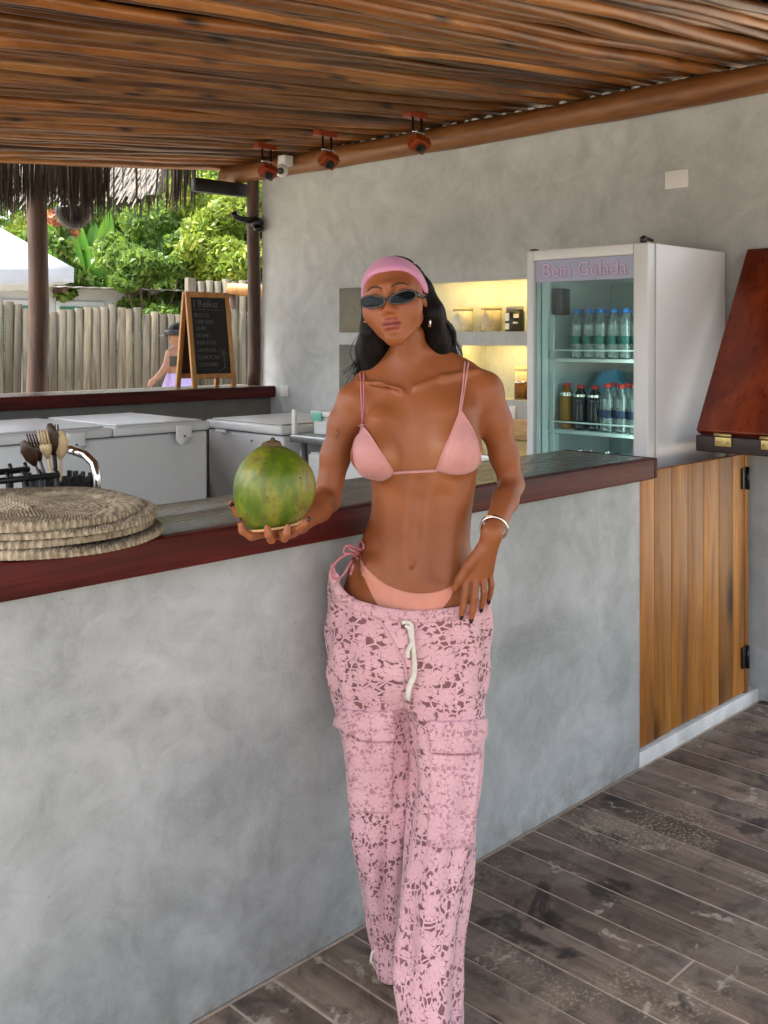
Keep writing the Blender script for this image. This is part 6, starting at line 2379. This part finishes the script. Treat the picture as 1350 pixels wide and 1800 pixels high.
cc = P(478, 925, 2.13)
prof_z = [0, .001, .006, .02, .04, .06, .08, .10, .12, .135, .148, .158, .166, .172, .177, .181, .183]
prof_r = [.004, .052, .058, .068, .0775, .083, .0855, .0845, .0795, .072, .062, .052, .042, .032, .0235, .014, .002]
cm = MB()
na = 48
zf = np.linspace(0, .183, 60)
CZ = .945
zf[:3] = [0, .0005, .003]
rf_ = np.interp(zf, prof_z, prof_r)
rf_[3:-1] = np.convolve(np.pad(rf_, 2, mode='edge'), np.hanning(7)[1:-1] / np.hanning(7)[1:-1].sum(), 'valid')[3:-1]
vs, fs = [], []
for i, (z, r) in enumerate(zip(zf, rf_)):
    for k in range(na):
        a = 2 * math.pi * k / na
        q = r * 1.0 * (1 + .035 * math.cos(3 * a + .4) * min(1, z / .05) + .012 * math.cos(2 * a + 1) + .008 * math.sin(5 * a + z * 40) + (.06 * math.cos(3 * a + .9) + .03 * math.sin(7 * a)) * max(0, (z - .155) / .03))
        vs.append(tuple(to_world([[cc[0] + q * math.cos(a) + .004 * math.sin(z * 20), cc[1] + q * math.sin(a), cc[2] + z * CZ + .0005 + .010 * (q * math.cos(a) / .08) * (1 - z / .18)]])[0]))
for i in range(len(zf) - 1):
    for k in range(na):
        k2 = (k + 1) % na
        fs.append((i * na + k, i * na + k2, (i + 1) * na + k2, (i + 1) * na + k))
fs.append(tuple(range(na))[::-1])
fs.append(tuple((len(zf) - 1) * na + k for k in range(na)))
cm.add(vs, fs, True)
coco = empty('green_coconut', Vector(to_world([cc])[0]), 'whole green coconut held up on the hand of the woman', 'coconut')
cm.build('husk', coco_mat(), coco)
tp_ = Vector(to_world([[cc[0] + .002, cc[1], cc[2] + .183 * .945 + .002]])[0])
ns = MB().lathe([(.021, -.006), (.017, .001), (.012, .003), (.011, .003), (.006, .004), (.004, .009), (.001, .010)], tp_, 20)
for i in range(len(ns.v)):
    x, y, z = ns.v[i]
    a = math.atan2(y - tp_.y, x - tp_.x)
    q = 1 + .16 * math.sin(3 * a) + .08 * math.sin(8 * a + 1)
    ns.v[i] = (tp_.x + (x - tp_.x) * q, tp_.y + (y - tp_.y) * q, z + .0015 * math.sin(5 * a))
ns.build('stem_scar', simple('stem_scar', srgb(92, 72, 40), .8, var=.4, scale=60, bump=.6), coco)
MB().tube(to_world(np.array([[cc[0] + .0625 * math.cos(a), cc[1] + .0625 * math.sin(a), cc[2] + .004 + .010 * .0625 * math.cos(a) / .08] for a in np.linspace(0, 2 * math.pi, 40)])), .003, 6, cap=False).build('cut_rim', simple('cut_husk', srgb(196, 150, 100), .7), coco)

# ------------------------------------------------------------------ the passer-by
DB = 10.8
fq = Field(tuple(P(255, 900, DB) - [.2, .45, 0]), tuple(P(350, 560, DB) + [.2, .45, .1]), .010)
Q = lambda x, y, dd=0: P(x, y, DB) + np.array([0, dd, 0])
fq.ell(Q(309, 590), (.075, .09, .105), .02)
fq.cone(Q(306, 596), Q(305, 602), .045, .03, .02)
fq.cone(Q(311, 600), Q(313, 616), .05, .055, .02)
fq.cone(Q(303, 621), Q(326, 621), .06, .06, .05)
fq.cone(Q(314, 630), Q(313, 655), .115, .10, .05)
fq.cone(Q(313, 655), Q(313, 690), .105, .14, .05)
fq.chain([Q(301, 621, -.06), Q(295, 645, -.10), Q(281, 664, -.14), Q(272, 671, -.16)], [.05, .04, .032, .026], .02)
fq.cone(Q(272, 671, -.16), Q(267, 677, -.17), .03, .014, .02)
fq.cone(Q(272, 671, -.16), Q(272, 679, -.17), .024, .010, .01)
fq.chain([Q(327, 621, .05), Q(332, 650, .05), Q(330, 680, .02)], [.05, .04, .028], .02)
for s in (-1, 1):
    fq.chain([Q(313 + s * 11, 695), Q(312 + s * 10, 780, -.03), Q(313 + s * 10, 857)], [.09, .055, .035], .03)
    fq.cone(Q(313 + s * 10, 857), Q(303 + s * 10, 860, -.12), .04, .03, .02)
QV, QF = fq.mesh()
ql = rd(*P(313, 864, DB)[:2], GZ)
pw = empty('person', ql, 'passer-by in dark visor, black bandeau and lilac skirt behind the chalkboard', 'person')
link('body', np_mesh('body', to_world(relax(QV, QF, 1)), QF, ql), M['skin_far'], pw, None)
hm = MB()
hm.ball(to_world([Q(312, 583, .02)])[0], .105, 14, 10, (1, 1, .95))
hm.ball(to_world([Q(319, 580, .06)])[0], .07, 10, 8)
hm.build('hair', M['hair'], pw)
cap_ = MB()
cp = Q(309, 585)
cap_.tube([to_world([cp + np.array([.115 * math.cos(a), .115 * math.sin(a), 0])])[0] for a in np.linspace(0, 6.28, 24)], .03, 8, cap=False, flat=(.3, 1))
vs = []
for a in np.linspace(2.2, 4.1, 9):
    for rr_ in (.11, .19):
        vs.append(to_world([cp + np.array([rr_ * math.cos(a), rr_ * math.sin(a), -.012 - (rr_ - .11) * .3])])[0])
cap_.add(vs, [(2 * i, 2 * i + 1, 2 * i + 3, 2 * i + 2) for i in range(8)], True)
cap_.build('visor', M['black'], pw)
bd_ = MB()
w0, w1 = Q(314, 626), Q(314, 643)
vs = []
for i in range(25):
    a = 2 * math.pi * i / 24
    for w_, r_ in ((w0, .128), (w1, .118)):
        vs.append(to_world([w_ + np.array([r_ * 1.08 * math.cos(a), r_ * math.sin(a) - .01, 0])])[0])
bd_.add(vs, [(2 * i, 2 * i + 1, 2 * i + 3, 2 * i + 2) for i in range(24)], True)
bd_.build('bandeau_top', M['black'], pw)
sk = MB()
vs = []
NS = 48
rows = [(656, .118), (672, .155), (700, .20), (760, .27), (835, .36)]
for (py, r_) in rows:
    for i in range(NS):
        a = 2 * math.pi * i / NS
        q = r_ * (1 + (.10 if py > 690 else .02) * math.sin(a * 9))
        vs.append(to_world([Q(313, py) + np.array([q * math.cos(a), q * math.sin(a), 0])])[0])
sk.add(vs, [(r0 * NS + i, r0 * NS + (i + 1) % NS, (r0 + 1) * NS + (i + 1) % NS, (r0 + 1) * NS + i) for r0 in range(4) for i in range(NS)], True)
sk.build('skirt', simple('lilac_cloth', lin(.42, .33, .62), .8, var=.15, scale=14), pw)
wb_ = Q(281, 664, -.14)
MB().tube(to_world(np.array([wb_ + np.array([.035 * math.cos(a), .02 * math.sin(a), .035 * math.sin(a + .8)]) for a in np.linspace(0, 6.28, 16)])), .012, 6, cap=False).build('bracelet', M['black'], pw)
